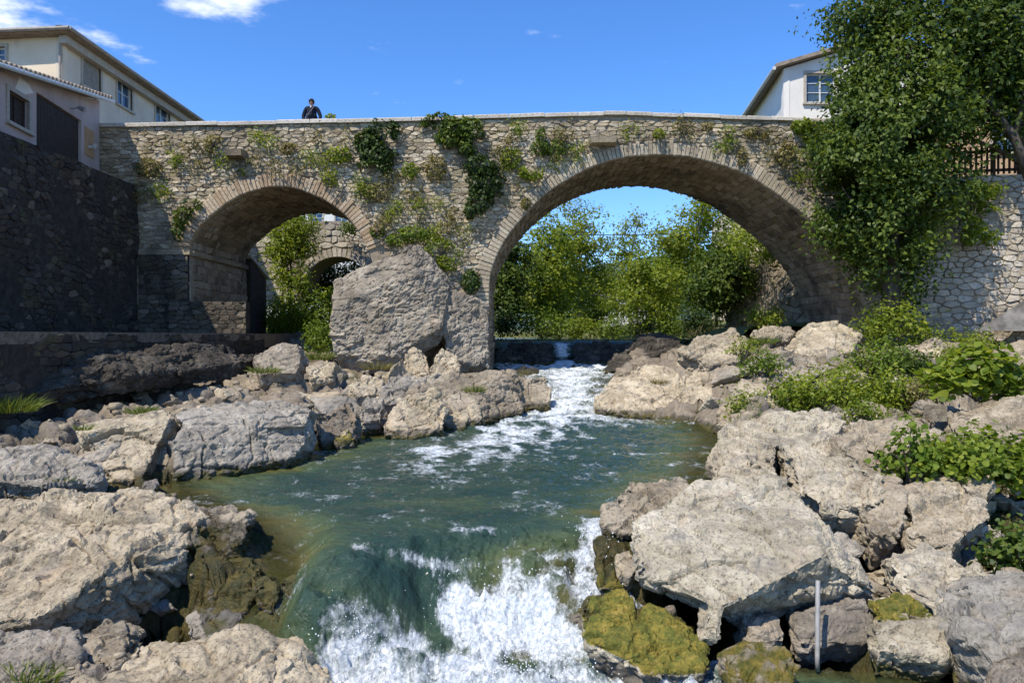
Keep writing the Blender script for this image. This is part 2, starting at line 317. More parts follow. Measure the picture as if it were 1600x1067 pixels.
# ------------------------------------------------------------------ riverbank bedrock sheet
def build_bank():
    us = np.linspace(-1.0, 1.0, 470); ds = np.exp(np.linspace(math.log(4.3), math.log(33), 470))
    U, D = np.meshgrid(us, ds); X = (U*D).ravel(); D = D.ravel()
    z, ins = terrain(X, D)
    p = np.stack([X, D, z], 1)
    q = p*np.array([.85, .75, .9])+.35*np.stack([perlin(p*.8, 3), perlin(p*.8, 4), 0*X], 1)
    f1, f2, i1, off = worley(q, 1)
    h = (RV[i1, 0]-.5)*.42+off[:, 0]*(RV[i1, 1]-.5)*.7+off[:, 1]*(RV[i1, 2]-.5)*.7-.16*(1-sst(0, .13, f2-f1))
    g1, g2, j1, of2 = worley(p*2.9+.2*perlin(p*3, 8)[:, None], 2)
    h += (RV[j1, 0]-.5)*.10+of2[:, 0]*(RV[j1, 1]-.5)*.14-.05*(1-sst(0, .16, g2-g1))
    h += .05*fbm(p*2.2, 4, 5)
    k = sst(-.05, .6, -ins); z = z+h*(.12+.88*k)
    n = len(us); r = len(ds); G = np.stack([X, D, z], 1).reshape(r, n, 3)
    nn = np.cross(np.gradient(G, axis=1), np.gradient(G, axis=0)); nn /= np.linalg.norm(nn, axis=2)[..., None]; nn = nn.reshape(-1, 3)
    co = G.reshape(-1, 3); cw = co+.10*np.stack([perlin(co*3, 61), perlin(co*3, 62), perlin(co*3, 63)], 1)
    rel = .16*np.abs(perlin(cw*2.3, 64))+.09*np.abs(perlin(cw*5.1, 65))+.05*np.abs(perlin(cw*11, 66))-.10+.02*fbm(co*15, 2, 67)
    V = co+nn*(rel*(.1+.9*k))[:, None]+(k*.07)[:, None]*np.stack([perlin(co*2.1, 71), perlin(co*2.1, 72), 0*X], 1); z = V[:, 2]
    idx = np.arange(n*r).reshape(r, n)
    Fq = np.stack([idx[:-1, :-1].ravel(), idx[:-1, 1:].ravel(), idx[1:, 1:].ravel(), idx[1:, :-1].ravel()], 1)
    hh = z-level(D)
    m = mesh_np('riverbank', V, Fq, {'moss': (1-sst(.0, .22, hh))*.75*(hh < .4), 'wet': 1-sst(.02, .22, hh)}, False)
    o = put('riverbank', m, MAT['bedrock']); o['kind'] = 'structure'
    return V[:, 2].reshape(r, n), us, ds
TZ, TU, TD = build_bank()
def ground(x, d):
    u = np.interp(x/d, TU, np.arange(len(TU))); v = np.interp(d, TD, np.arange(len(TD)))
    return float(TZ[int(round(float(v))), int(round(float(u)))])

# ------------------------------------------------------------------ river water
def build_river():
    us = np.linspace(-.46, .64, 720); ds = np.concatenate([np.exp(np.linspace(math.log(4.6), math.log(8.6), 330)), np.exp(np.linspace(math.log(8.62), math.log(33), 420))])
    U, D = np.meshgrid(us, ds); X = (U*D).ravel(); D = D.ravel(); zero = 0*X
    p2 = np.stack([X, D, zero], 1)
    # the lip of the cascade wanders: it stands back in the middle chute, and forward over a mossy boulder at the left
    mid = np.exp(-((X+.05)/.95)**2); lefth = np.exp(-((X+1.62)/.52)**2)
    sh = np.where(D < 9.5, (.42*mid-.46*lefth+.26*perlin(p2*1.1, 2)+.12*perlin(p2*3.1, 3))*(1-sst(8.6, 9.5, D)), 0)
    De = D-sh
    z = level(De)
    lz = sst(-1.95, -2.5, X)*(D < 9.2); z = z*(1-lz)+lz*np.interp(D, [6.2, 9.2], [-3.12, -2.2])
    steep = lefth*sst(7.9, 7.2, D); z = z+steep*(.18*sst(6.75, 7.0, D))
    xl, xr = chan(D); ins = np.minimum(X-xl, xr-X); xc = (xl+xr)/2
    casc = sst(8.35, 7.75, De)                                   # cascade and the pool below it
    rap = sst(14.5, 20.5, D)*sst(30.6, 29, D)
    casc = casc*sst(.30, .25, X/D)
    amp = .036+.085*casc+.075*rap+.025*sst(8.8, 8.2, De)*sst(.30, .25, X/D)
    pa = np.stack([X*1.5, D*2.6, zero], 1)
    w1 = fbm(pa*1.0+.4*perlin(pa*.7, 4)[:, None], 4, 11, .55)
    w2 = ridged(np.stack([X*3.2+.3*w1, D*5.5, zero], 1), 3, 15)-.55
    fm_ = casc*sst(6.75, 7.15, D)*sst(-.35, -.8, X); flo = fbm(np.stack([X*3.2+.35*perlin(p2*1.3, 9), D*.75, zero], 1), 4, 22); boil = casc*(1-fm_)*sst(-2.3, -1.9, X)
    z = z+amp*(1-.85*fm_)*(w1*.9+.45*w2)+fm_*.075*flo+boil*.20*(ridged(np.stack([X*1.7, D*1.7+.3*perlin(p2*2, 6), zero], 1), 3, 21)-.35)+.012*fbm(np.stack([X*5, D*11, zero], 1), 2, 31)
    z += (casc-.8*fm_)*.05*fbm(np.stack([X*11, D*8, z*6], 1), 3, 41)
    # foam
    stre = fbm(np.stack([X*2.3+.5*w1, D*.55, zero], 1), 4, 51)
    br = fbm(np.stack([X*1.1, D*1.7, zero], 1), 4, 52)
    core = np.exp(-((X-xc)/(.5*(xr-xl)*.75+.1))**2)
    f = rap*(.56+.30*core)+.30*rap*br
    tail = sst(8.6, 15, D)*(1-sst(18, 22, D)); xt = np.interp(D, [8, 12, 15, 17, 20], [-.6, -.8, -.5, .4, 1.1])
    f = np.maximum(f, tail*((.66+.25*br)*np.exp(-((X-xt)/(1.9))**2)+.6*stre*np.exp(-((X-xt)/3.)**2)))
    pool = (1-casc)*(D < 15)*(.20+.32*br+.20*stre); f = np.maximum(f, pool)
    lip = np.exp(-((De-8.25)/.30)**2)*(.30+.6*br); f = np.maximum(f, lip*(.6+.4*mid)*(1-.5*lefth))
    side = np.exp(-((X-np.interp(D, [7, 9], [.75, 1.0]))/.22)**2)*(D < 9)*(D > 7.2)*.85; f = np.maximum(f, side)
    u_ = X/D*F+800; v_ = HY-z/D*F
    def blob(cu, cv, ru, rv): return np.exp(-((u_-cu)/ru)**2-((v_-cv)/rv)**2)
    def line(a, b, wd):
        ax, ay = a; bx, by = b; t = np.clip(((u_-ax)*(bx-ax)+(v_-ay)*(by-ay))/((bx-ax)**2+(by-ay)**2), 0, 1); return np.exp(-((u_-ax-t*(bx-ax))**2+(v_-ay-t*(by-ay))**2)/wd**2)
    main = sst(832, 950, v_+55*br+25*stre)*sst(610, 745, u_+45*br); low = sst(975, 1020, v_+22*br)*sst(470, 520, u_)
    bb_ = fbm(np.stack([X*2.6, D*2.6, z*2.6], 1), 3, 57)
    cf = np.maximum(main, low)*(.92+.36*bb_+.10*stre)+.25*blob(780, 950, 120, 80)
    fringe = .9*sst(905, 965, v_+35*stre+25*br)*sst(480, 505, u_)*sst(672, 630, u_); cf = np.maximum(cf, fringe*(.60+.2*stre))
    cf = np.maximum(cf, line((936, 832), (905, 905), 20)*.9); cf = np.maximum(cf, line((560, 858), (720, 890), 17)*(.62+.5*br)); cf = np.maximum(cf, line((720, 885), (900, 868), 15)*(.55+.5*br))
    cf = cf-.45*blob(560, 900, 80, 26)-.55*line((625, 905), (690, 1000), 18)-.5*blob(888, 948, 22, 30)-.42*blob(850, 1038, 70, 18)-.25*blob(980, 1050, 60, 14)
    cf = np.where(u_ < 480, .30+.35*br+.2*stre, cf)*sst(9.2, 8.4, D)*sst(.31, .25, X/D)
    f = np.maximum(f, cf)
    f = np.maximum(f, .95*np.exp(-((X-2.1)/.9)**2-((D-29.3)/1.2)**2)); weir = (np.exp(-((X-2.08)/.36)**2)+.8*np.exp(-((X-3.4)/.18)**2)+.7*np.exp(-((X-1.2)/.16)**2))*sst(30.2, 30.5, D)*sst(31.3, 30.9, D); f = np.maximum(f*(1-sst(30.4, 30.7, D)), weir)
    f = np.where(D > 31.2, 0, f)
    tz, _ = terrain(X, D); dep = z-tz
    V = np.stack([X, D, z], 1); n, r = len(us), len(ds)
    idx = np.arange(n*r).reshape(r, n)
    Fq = np.stack([idx[:-1, :-1].ravel(), idx[:-1, 1:].ravel(), idx[1:, 1:].ravel(), idx[1:, :-1].ravel()], 1)
    keep = (ins > -.35)[Fq].any(1) & ~((X[Fq].max(1) > .78*D[Fq].min(1)))
    Fq = Fq[keep]; us_, inv = np.unique(Fq, return_inverse=True); Fq = inv.reshape(-1, 4); V = V[us_]
    m = mesh_np('river', V, Fq.astype(np.int32), {'fall': (casc*sst(6.85, 7.3, D)*sst(-.35, -.8, X))[us_], 'foam': np.clip(f, 0, 1.3)[us_], 'depth': np.clip(dep, 0, 1)[us_]}, True)
    k = M_('river_water')
    fo = k.attr('foam'); sc = k.scale((1., .55, 1.))
    n1 = k.noise(5.0, 9, .70, k.scale((1., .8, 1.)), .8); n2 = k.noise(21, 7, .75, k.scale((1.3, .7, 1)), .6)
    st_ = k.noise(8.5, 7, .7, k.scale((1.7, .30, .42)), .5); fl = k.n('ShaderNodeMix', data_type='FLOAT'); k.l(k.attr('fall'), fl.inputs[0]); k.l(n1, fl.inputs[2]); k.l(st_, fl.inputs[3]); n1 = fl.outputs[0]
    nn = k.math('ADD', k.math('MULTIPLY', n1, .68), k.math('MULTIPLY', n2, .32))
    fm = k.mr(k.math('ADD', fo, k.math('MULTIPLY', k.math('SUBTRACT', nn, .5), 2.3)), .36, 1.0)
    dp = k.attr('depth')
    body = k.ramp(k.math('ADD', k.math('MULTIPLY', dp, .75), k.math('MULTIPLY', k.math('SUBTRACT', k.noise(.8, 5, .6, k.scale((1, 2.2, 1))), .5), 1.3)), [(.05, (.11, .098, .03)), (.32, (.062, .085, .036)), (.62, (.030, .056, .036)), (.95, (.017, .040, .032))])
    k.col(body); k.b.inputs['Roughness'].default_value = .06; k.b.inputs['IOR'].default_value = 1.33; k.b.inputs['Specular IOR Level'].default_value = .5
    rip = k.math('ADD', k.noise(7, 5, .6, k.scale((.7, 1.5, 1)), .3), k.math('MULTIPLY', k.noise(24, 4, .6), .3)); k.bump(rip, .8, .07)
    tr = k.n('ShaderNodeBsdfTransparent'); tr.inputs[0].default_value = (.72, .80, .62, 1)
    mx = k.n('ShaderNodeMixShader'); k.l(k.mr(dp, .02, .45, .75, 0), mx.inputs[0]); k.l(k.b.outputs[0], mx.inputs[1]); k.l(tr.outputs[0], mx.inputs[2])
    fb = k.n('ShaderNodeBsdfPrincipled'); fb.inputs['Base Color'].default_value = (.80, .83, .86, 1); fb.inputs['Roughness'].default_value = .45
    k.l(k.mix(k.mr(n2, .35, .62), (.42, .49, .52), (.92, .94, .95)), fb.inputs['Base Color'])
    bb = k.n('ShaderNodeBump'); bb.inputs['Strength'].default_value = .9; bb.inputs['Distance'].default_value = .05; k.l(k.math('ADD', n2, n1), bb.inputs['Height']); k.l(bb.outputs[0], fb.inputs['Normal'])
    m2 = k.n('ShaderNodeMixShader'); k.l(fm, m2.inputs[0]); k.l(mx.outputs[0], m2.inputs[1]); k.l(fb.outputs[0], m2.inputs[2]); k.l(m2.outputs[0], k.o.inputs[0])
    MAT['water'] = k.m
    o = put('river', m, k.m); o['kind'] = 'structure'
    # still water above the weir
    xs = np.linspace(-7, 16, 60); ys = np.linspace(33, 75, 60); X2, Y2 = np.meshgrid(xs, ys); X2 = X2.ravel(); Y2 = Y2.ravel()
    idx = np.arange(3600).reshape(60, 60); Fq = np.stack([idx[:-1, :-1].ravel(), idx[:-1, 1:].ravel(), idx[1:, 1:].ravel(), idx[1:, :-1].ravel()], 1)
    m = mesh_np('upper_river', np.stack([X2, Y2, -.155+.006*perlin(np.stack([X2, Y2, 0*X2], 1))], 1), Fq, {'foam': 0*X2, 'fall': 0*X2, 'depth': 0*X2+1}, True)
    o = put('upper_river', m, k.m); o['kind'] = 'structure'
    # flung drops over the cascade
    rg = np.random.RandomState(5); N = 1500
    px = np.concatenate([rg.normal(.1, .38, 950), rg.normal(-1.5, .25, 200), rg.normal(.88, .15, 350)]); dd = np.concatenate([rg.uniform(6.2, 7.9, 950), rg.uniform(6.7, 7.0, 200), rg.uniform(7.0, 8.5, 350)])
    zz = np.interp(dd-.42*np.exp(-((px+.05)/.95)**2)+.42*np.exp(-((px+1.62)/.52)**2), LD, LZ)+.05+np.abs(rg.normal(0, .10, N))
    sz = .003+.006*rg.rand(N)**2
    oc = np.array([(1, 0, 0), (0, 1, 0), (-1, 0, 0), (0, -1, 0), (0, 0, 1), (0, 0, -1)], float); of = np.array([(0, 1, 4), (1, 2, 4), (2, 3, 4), (3, 0, 4), (1, 0, 5), (2, 1, 5), (3, 2, 5), (0, 3, 5)])
    V = (np.stack([px, dd, zz], 1)[:, None, :]+oc[None]*sz[:, None, None]*np.array([1, 1, 1.4])).reshape(-1, 3); Fc = (of[None]+6*np.arange(N)[:, None, None]).reshape(-1, 3)
    sm = M_('spray_white'); sm.col((.86, .89, .92)); sm.b.inputs['Roughness'].default_value = .3
    o = put('spray_drops', mesh_np('spray_drops', V, Fc, None, True), sm.m); tag(o, 'white drops thrown up over the foaming cascade', 'spray', kind='stuff')
build_river()

# ------------------------------------------------------------------ rocks
TMP = bpy.data.collections.new('tmp'); COL.children.link(TMP)
def hull_mesh(hulls):
    bm = bmesh.new()
    for pts in hulls:
        b2 = bmesh.new()
        for p in pts: b2.verts.new(p)
        bmesh.ops.convex_hull(b2, input=b2.verts)
        bmesh.ops.delete(b2, geom=[v for v in b2.verts if not v.link_faces], context='VERTS')
        me = bpy.data.meshes.new('h'); b2.to_mesh(me); b2.free(); bm.from_mesh(me); bpy.data.meshes.remove(me)
    me = bpy.data.meshes.new('h'); bm.to_mesh(me); bm.free(); return me
RN = [0]
def unit3(a): return a/np.linalg.norm(a)
def msk2(co, seed, n_): return .25+.75*sst(-.15, .25, perlin(co*.9+n_*5, seed+51))
def rock(label, hulls, back=.5, down=.5, res=.03, amp=1., mat='rock', moss=0., smooth=1, name='boulder', cat='boulder', group=None, wet=True, level_z=None, big=.45, joint=1., shr=1.):
    RN[0] += 1; seed = RN[0]
    if not isinstance(hulls[0], list): hulls = [hulls]
    H = []
    for h in hulls:
        pts = [P(*q) for q in h]; c = sum(pts, Vector())/len(pts); pts = [c+(q-c)*shr for q in pts]
        ext = []
        for q in pts:
            ext.append(c+(q-c)*.9+Vector((0, back, -down*.4))); ext.append(c+(q-c)*.95+Vector((0, back*.4, -down)))
        H.append(pts+ext)
    me = hull_mesh(H); o = bpy.data.objects.new('t', me); TMP.objects.link(o)
    a = o.modifiers.new('r', 'REMESH'); a.mode = 'VOXEL'; a.voxel_size = res
    b = o.modifiers.new('s', 'SMOOTH'); b.factor = .5; b.iterations = smooth
    dg = bpy.context.evaluated_depsgraph_get(); m2 = bpy.data.meshes.new_from_object(o.evaluated_get(dg))
    bpy.data.objects.remove(o); bpy.data.meshes.remove(me)
    n = len(m2.vertices); co = np.empty(n*3, np.float32); m2.vertices.foreach_get('co', co); co = co.reshape(-1, 3).astype(float)
    N = np.empty(n*3, np.float32); m2.vertex_normals.foreach_get('vector', N); N = N.reshape(-1, 3).astype(float)
    amp *= .78; size = float((co.max(0)-co.min(0)).max()); q = co/max(size, .01)
    d = size*.020*amp*fbm(q*3.1, 3, seed)
    s2 = min(1, max(.25, res/.03)); cs = 2.4/max(.6, s2)
    f1, f2, i1, off = worley(co*cs*np.array([1, 1, 1.5])+.25*perlin(co*2.5, seed+2)[:, None], seed % 9)
    msk = sst(-.25, .25, perlin(co*1.1, seed+5))
    d += amp*((RV[i1, 0]-.5)*.07*msk+(off*(RV[i1, 1:4]-.5)).sum(1)*.10-.045*msk*(1-sst(0, .08, f2-f1)))
    c0 = 1.0 if size > 1.5 else 1.8
    e1, e2, k1, of0 = worley(co*c0*np.array([1, 1, 1.3])+.2*perlin(co*1.3, seed+1)[:, None], (seed+4) % 9)
    d += amp*min(size, 2)*big*((RV[k1, 0]-.5)*.14+(of0*(RV[k1, 1:4]-.5)).sum(1)*.22-.06*(1-sst(0, .07, e2-e1)))
    rug = sst(-.5, .5, perlin(co*.9, seed+13))*.75+.25                    # some faces stay smooth, others are deeply pitted
    cw = co+.06*np.stack([perlin(co*4, seed+21), perlin(co*4, seed+22), perlin(co*4, seed+23)], 1)
    bil = np.abs(perlin(cw*3.4*np.array([1, 1, 1.7]), seed+7))+.45*np.abs(perlin(cw*8.5, seed+8))+.18*np.abs(perlin(cw*20, seed+9))
    d += amp*rug*(.082*bil-.05)+amp*.012*fbm(co*14, 2, seed+10)
    pit = sst(.32, .5, perlin(cw*5.2, seed+31)); d -= amp*.06*pit*rug
    if res < .045: d += amp*.008*fbm(co*32, 2, seed+11)
    # ledges of the bedding: shallow steps
    rq = np.random.RandomState(seed*13+5); nb = unit3(np.array([rq.normal()*.35, rq.normal()*.35, 1.])); nv = unit3(np.cross(nb, rq.normal(size=3))); nw = np.cross(nb, nv)
    sc = min(1.6, max(.55, size/2.2))
    for nrm_, sp, stp, grv in ((nb, .26*sc, .10, .06), (nv, .62*sc, .10, .07), (nw, .80*sc, .09, .06)):
        t_ = co@nrm_/sp+.45*perlin(co*1.1/sc, seed+41)+rq.rand()*9+.10*perlin(co*5, seed+43); la = np.floor(t_); fr = t_-la; e_ = np.minimum(fr, 1-fr)*sp
        d += joint*amp*sc*msk2(co, seed, nrm_)*((RV[(la.astype(np.int64)*7+seed*31) & 511, 1]-.5)*stp-grv*(1-sst(0, .035, e_)))
    co += N*d[:, None]
    lv = level(co[:, 1]) if level_z is None else level_z
    hh = co[:, 2]-lv
    xl, xr = chan(co[:, 1]); nearw = (co[:, 0] > xl-.7) & (co[:, 0] < xr+.7)
    mo = np.clip(moss+(1-sst(.02, .28, hh))*.6*nearw*(hh < .5), 0, 1); mo *= np.where(moss > 0, sst(-.4, .3, N[:, 2]), 1)
    we = (1-sst(.05, .30, hh))*nearw*(1 if wet else 0)
    m2.vertices.foreach_set('co', co.astype(np.float32).reshape(-1)); m2.update()
    m2.polygons.foreach_set('use_smooth', np.zeros(len(m2.polygons), bool))
    for k, v in (('moss', mo), ('wet', we)): m2.attributes.new(k, 'FLOAT', 'POINT').data.foreach_set('value', v.astype(np.float32))
    m2.materials.clear(); loc = recentre(m2); m2.name = name
    return tag(put(name, m2, MAT[mat], None, loc), label, cat, group)
# near left
rock('broad pale slab with a dark undercut front face, left of the cascade', [[(-40, 770, 8.9), (150, 758, 9.2), (270, 772, 9.0), (318, 800, 8.4), (322, 850, 8.0), (240, 850, 7.6), (130, 920, 7.0), (60, 962, 6.6), (-40, 985, 6.4), (285, 935, 8.5), (258, 965, 8.35), (150, 985, 8.0), (40, 985, 7.5)],
      [(200, 775, 8.8), (280, 775, 8.7), (322, 815, 8.2), (300, 850, 8.1), (230, 835, 7.9)]], .3, .3, .02, 1.1, 'rock', big=.15)
rock('pointed rock reaching into the pool beside the dark undercut slab', [(292, 790, 8.8), (345, 782, 8.9), (386, 803, 8.3), (389, 830, 8.1), (372, 850, 7.95), (330, 880, 8.0), (300, 870, 8.2)], .4, .35, .022)
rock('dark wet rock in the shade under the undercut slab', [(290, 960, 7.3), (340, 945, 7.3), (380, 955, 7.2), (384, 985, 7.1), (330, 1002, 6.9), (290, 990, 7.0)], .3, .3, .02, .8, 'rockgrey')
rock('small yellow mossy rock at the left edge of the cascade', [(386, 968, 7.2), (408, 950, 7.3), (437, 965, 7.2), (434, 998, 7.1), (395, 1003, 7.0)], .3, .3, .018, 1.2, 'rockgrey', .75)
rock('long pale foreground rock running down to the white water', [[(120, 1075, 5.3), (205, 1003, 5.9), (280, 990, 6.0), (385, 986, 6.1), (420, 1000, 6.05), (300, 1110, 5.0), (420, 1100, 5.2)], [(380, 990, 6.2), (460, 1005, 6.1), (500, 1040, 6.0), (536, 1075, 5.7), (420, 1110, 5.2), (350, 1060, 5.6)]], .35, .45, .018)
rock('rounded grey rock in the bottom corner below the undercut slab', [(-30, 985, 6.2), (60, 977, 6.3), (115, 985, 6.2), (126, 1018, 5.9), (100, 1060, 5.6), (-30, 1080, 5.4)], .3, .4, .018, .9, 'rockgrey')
rock('small upright block wedged between the two foreground rocks', [(123, 988, 6.4), (160, 965, 6.5), (196, 968, 6.5), (206, 1000, 6.2), (180, 1032, 6.0), (130, 1032, 6.0)], .25, .35, .018)
rock('low wet rock breaking the dark water left of the cascade', [(440, 905, 7.7), (470, 893, 7.8), (492, 905, 7.7), (480, 930, 7.4), (448, 930, 7.4)], .3, .3, .02, 1, 'rockgrey', .8)
rock('tiny yellow mossy stone on the lip at the left of the pool', [(458, 893, 7.9), (470, 886, 7.95), (480, 894, 7.9), (470, 903, 7.8)], .12, .12, .014, .6, 'rock', .95)
rock('tiny yellow mossy stone on the lip right of the main chute', [(811, 868, 8.2), (822, 859, 8.25), (833, 866, 8.2), (822, 878, 8.1)], .12, .15, .014, .6, 'rock', .95)
rock('dark mossy rock in the channel under the pointed rock', [(392, 905, 7.6), (420, 895, 7.7), (440, 925, 7.4), (425, 955, 7.2), (395, 945, 7.25)], .3, .3, .02, 1, 'rockgrey', .7)
rock('wet dark boulder filling the gap between undercut slab and pointed rock', [(325, 882, 8.0), (350, 868, 8.1), (390, 875, 8.0), (406, 915, 7.6), (385, 955, 7.25), (330, 960, 7.2)], .3, .3, .022, 1, 'rockgrey', .25)
# left bank ledge
rock('low shaded rock at the left picture edge behind the undercut slab', [(-30, 712, 10.2), (60, 702, 10.6), (140, 720, 10.3), (150, 748, 10), (60, 758, 9.6), (-30, 750, 9.6)], .5, .4, .03, 1, 'rockgrey')
rock('tilted block with a smooth sunlit face beside the white ledge rock', [(120, 672, 11.6), (180, 655, 12.2), (258, 642, 12.4), (266, 652, 12), (250, 690, 11.7), (222, 748, 11.1), (150, 748, 11.1)], .8, .6, .03, .7)
rock('big pale grey ledge rock standing in the pool with a white corner', [[(268, 690, 11.3), (300, 662, 11.8), (380, 650, 12.4), (440, 642, 13), (480, 642, 13.3), (487, 680, 12.9), (462, 712, 12.3), (400, 737, 11.9), (300, 757, 11.1), (270, 745, 11.1)],
      [(270, 648, 12.2), (330, 632, 13), (440, 622, 13.8), (490, 636, 13.4), (480, 665, 12.8), (300, 672, 11.7)]], .8, .5, .03, .8, 'rockgrey', big=.2)
rock('rough brown rock at the water between ledge rock and gravel spit', [(488, 648, 14.4), (540, 622, 15.2), (560, 645, 15), (553, 682, 14.6), (500, 695, 14.1)], .6, .5, .035, 1.1, 'bedrock')
rock('small mossy rock at the waterline beside the gravel spit', [(520, 678, 14.4), (548, 672, 14.6), (556, 690, 14.4), (525, 697, 14.1)], .3, .3, .03, 1, 'rock', .5)
rock('pale boulder at the near end of the spit of rocks', [(597, 662, 15.8), (622, 622, 16.5), (680, 612, 17), (697, 640, 16.6), (692, 668, 16.1), (640, 688, 15.6), (600, 680, 15.6)], .7, .5, .035)
rock('long flat slab of the spit beside the rapids', [[(640, 612, 18.2), (700, 585, 19.6), (800, 584, 20.4), (812, 612, 20), (815, 645, 19), (765, 662, 18), (700, 668, 16.8), (670, 640, 17.3)]], .8, .5, .04)
rock('blocky end rock of the spit where the rapids narrow', [(800, 596, 20.3), (850, 587, 21), (863, 605, 20.7), (858, 634, 20.0), (815, 640, 19.6)], .7, .6, .04)
rock('split grey block behind the spit slab', [(590, 612, 18.2), (608, 590, 19), (640, 585, 19.4), (660, 605, 18.8), (640, 630, 18), (600, 632, 17.7)], .6, .5, .04, 1, 'rockgrey')
rock('angular stone leaning at the foot of the great boulder', [(622, 566, 21.4), (645, 542, 22), (668, 556, 22), (672, 585, 21.3), (632, 590, 21)], .6, .5, .04)
rock('pyramid-shaped stone in front of the great boulder', [(668, 575, 21.5), (690, 543, 22), (714, 556, 22), (718, 582, 21.6), (680, 588, 21.2)], .6, .5, .04)
rock('small dark block at the left end of the spit', [(556, 640, 16.2), (572, 618, 16.8), (598, 622, 16.8), (596, 655, 16.2), (566, 660, 15.9)], .4, .4, .035, 1, 'rockgrey')
rock('broken stone lying between the spit and the ledge rock', [(544, 598, 18.2), (570, 584, 19), (600, 592, 18.8), (596, 615, 18.2), (556, 622, 17.8)], .4, .4, .035)
rock('flat shoal stone under the far end of the spit', [(700, 640, 17.6), (742, 628, 18.2), (756, 655, 17.6), (720, 672, 16.9), (698, 665, 17)], .5, .4, .04, 1.2)
rock('great grey gabled boulder leaning against the bridge pier', [[(519, 440, 23.3), (640, 378, 23.9), (656, 382, 24.2), (704, 432, 24.3), (700, 480, 23.6), (690, 510, 23.2), (600, 562, 22.8), (520, 552, 22.8), (519, 480, 22.7), (650, 425, 23.2)],
      [(700, 440, 24.4), (716, 452, 24.2), (764, 478, 24.6), (762, 572, 24.1), (700, 560, 23.4), (690, 500, 23.5)]], .9, .6, .05, 1.1, 'boulder', wet=False, big=.2, joint=.35)
rock('dark shaded boulder on the left bank below the footpath wall', [(392, 560, 19.6), (430, 534, 20.2), (465, 536, 20.2), (471, 560, 19.6), (465, 582, 19.1), (405, 584, 19)], .8, .6, .045, 1, 'rockgrey', wet=False)
rock('small stone beside the dark shaded boulder', [(478, 575, 19.6), (500, 560, 20.2), (524, 566, 20.2), (520, 588, 19.6), (485, 592, 19.3)], .5, .5, .045, 1, 'rock', wet=False)
# cascade and right bank
rock('mossy boulder under the left fall of the cascade', [(505, 930, 7.3), (560, 905, 7.55), (610, 915, 7.5), (620, 955, 7.25), (600, 1010, 7.12), (520, 1015, 7.12)], .5, .4, .025, 1, 'rockgrey', .9)
rock('huge pale tilted boulder with a dark overhang beside the cascade', [[(985, 812, 8.0), (1090, 752, 9.0), (1225, 742, 9.2), (1268, 798, 8.2), (1286, 868, 7.25), (1372, 925, 7.7), (1345, 948, 7.85), (1290, 955, 7.8), (1130, 948, 6.75), (1150, 985, 7.3), (985, 905, 7.3), (982, 880, 7.4), (1350, 900, 8.0)],
      [(1100, 940, 6.85), (1135, 945, 6.75), (1128, 1000, 6.6), (1095, 1000, 6.65)]], .3, .12, .018, .8, big=.08)
rock('lower lobe of pale rock reaching left from the huge boulder', [(943, 790, 8.5), (985, 748, 9.1), (1060, 746, 9.2), (1090, 770, 8.8), (1040, 830, 8.2), (965, 838, 8.0), (945, 815, 8.2)], .3, .3, .022)
rock('wet yellow rock under the lobe at the edge of the chute', [(926, 842, 8.0), (968, 835, 8.2), (990, 875, 7.7), (978, 918, 7.35), (936, 918, 7.3)], .4, .4, .022, 1, 'rock', .75)
rock('small round stone tucked under the huge boulder', [(962, 868, 7.6), (985, 858, 7.8), (1000, 880, 7.5), (985, 902, 7.3), (965, 895, 7.35)], .25, .25, .02, .7)
rock('broad mossy green boulder washed by the white water', [(896, 945, 7.25), (960, 920, 7.4), (1040, 952, 7.1), (1098, 1000, 6.8), (1108, 1042, 6.5), (1020, 1055, 6.35), (930, 1005, 6.7)], .4, .4, .02, 1, 'rock', .85)
rock('rounded yellow-brown boulder in the green backwater', [(1128, 1022, 6.35), (1165, 1000, 6.5), (1225, 1005, 6.5), (1250, 1040, 6.3), (1230, 1090, 6.0), (1140, 1090, 5.95)], .3, .3, .018, .7, 'rock', .55)
rock('dark squared block under the overhang behind the metal pole', [(1240, 958, 7.25), (1300, 945, 7.35), (1352, 934, 7.4), (1363, 958, 7.3), (1360, 1002, 7.1), (1250, 1006, 7.0)], .4, .3, .02, .7, 'rockgrey')
rock('shadowed stone deep under the overhang', [(1165, 965, 7.2), (1215, 958, 7.3), (1228, 1000, 7.0), (1170, 1005, 6.9)], .4, .3, .02, .8, 'rockgrey')
rock('pale oblong block with a yellow stain in the backwater', [(1364, 975, 6.85), (1425, 965, 6.95), (1490, 968, 6.8), (1494, 1010, 6.55), (1480, 1024, 6.45), (1372, 1016, 6.55)], .3, .3, .018, .7)
rock('large grey block with a slanting face at the bottom right', [(1505, 905, 6.9), (1545, 885, 7.1), (1650, 880, 6.7), (1650, 1040, 5.8), (1555, 1038, 6.0), (1508, 990, 6.35)], .5, .5, .02, .8, 'rockgrey')
rock('rounded rock filling the bottom right corner', [(1555, 1075, 5.3), (1585, 1030, 5.5), (1660, 1000, 5.5), (1660, 1120, 5.0), (1560, 1110, 5.0)], .3, .3, .018, .8, 'rockgrey')
rock('mossy stone wedged beside the pale oblong block', [(1362, 935, 7.3), (1410, 925, 7.4), (1450, 945, 7.2), (1470, 965, 7.0), (1380, 972, 6.95)], .3, .3, .02, 1, 'rock', .7)
rock('sloping slab of layered rock right of the overhang', [[(1385, 868, 8.0), (1460, 850, 8.3), (1560, 900, 7.5), (1500, 960, 6.9), (1420, 915, 7.4)], [(1440, 890, 7.7), (1530, 880, 7.7), (1545, 960, 6.8), (1490, 985, 6.7)]], .4, .4, .024, 1.1)
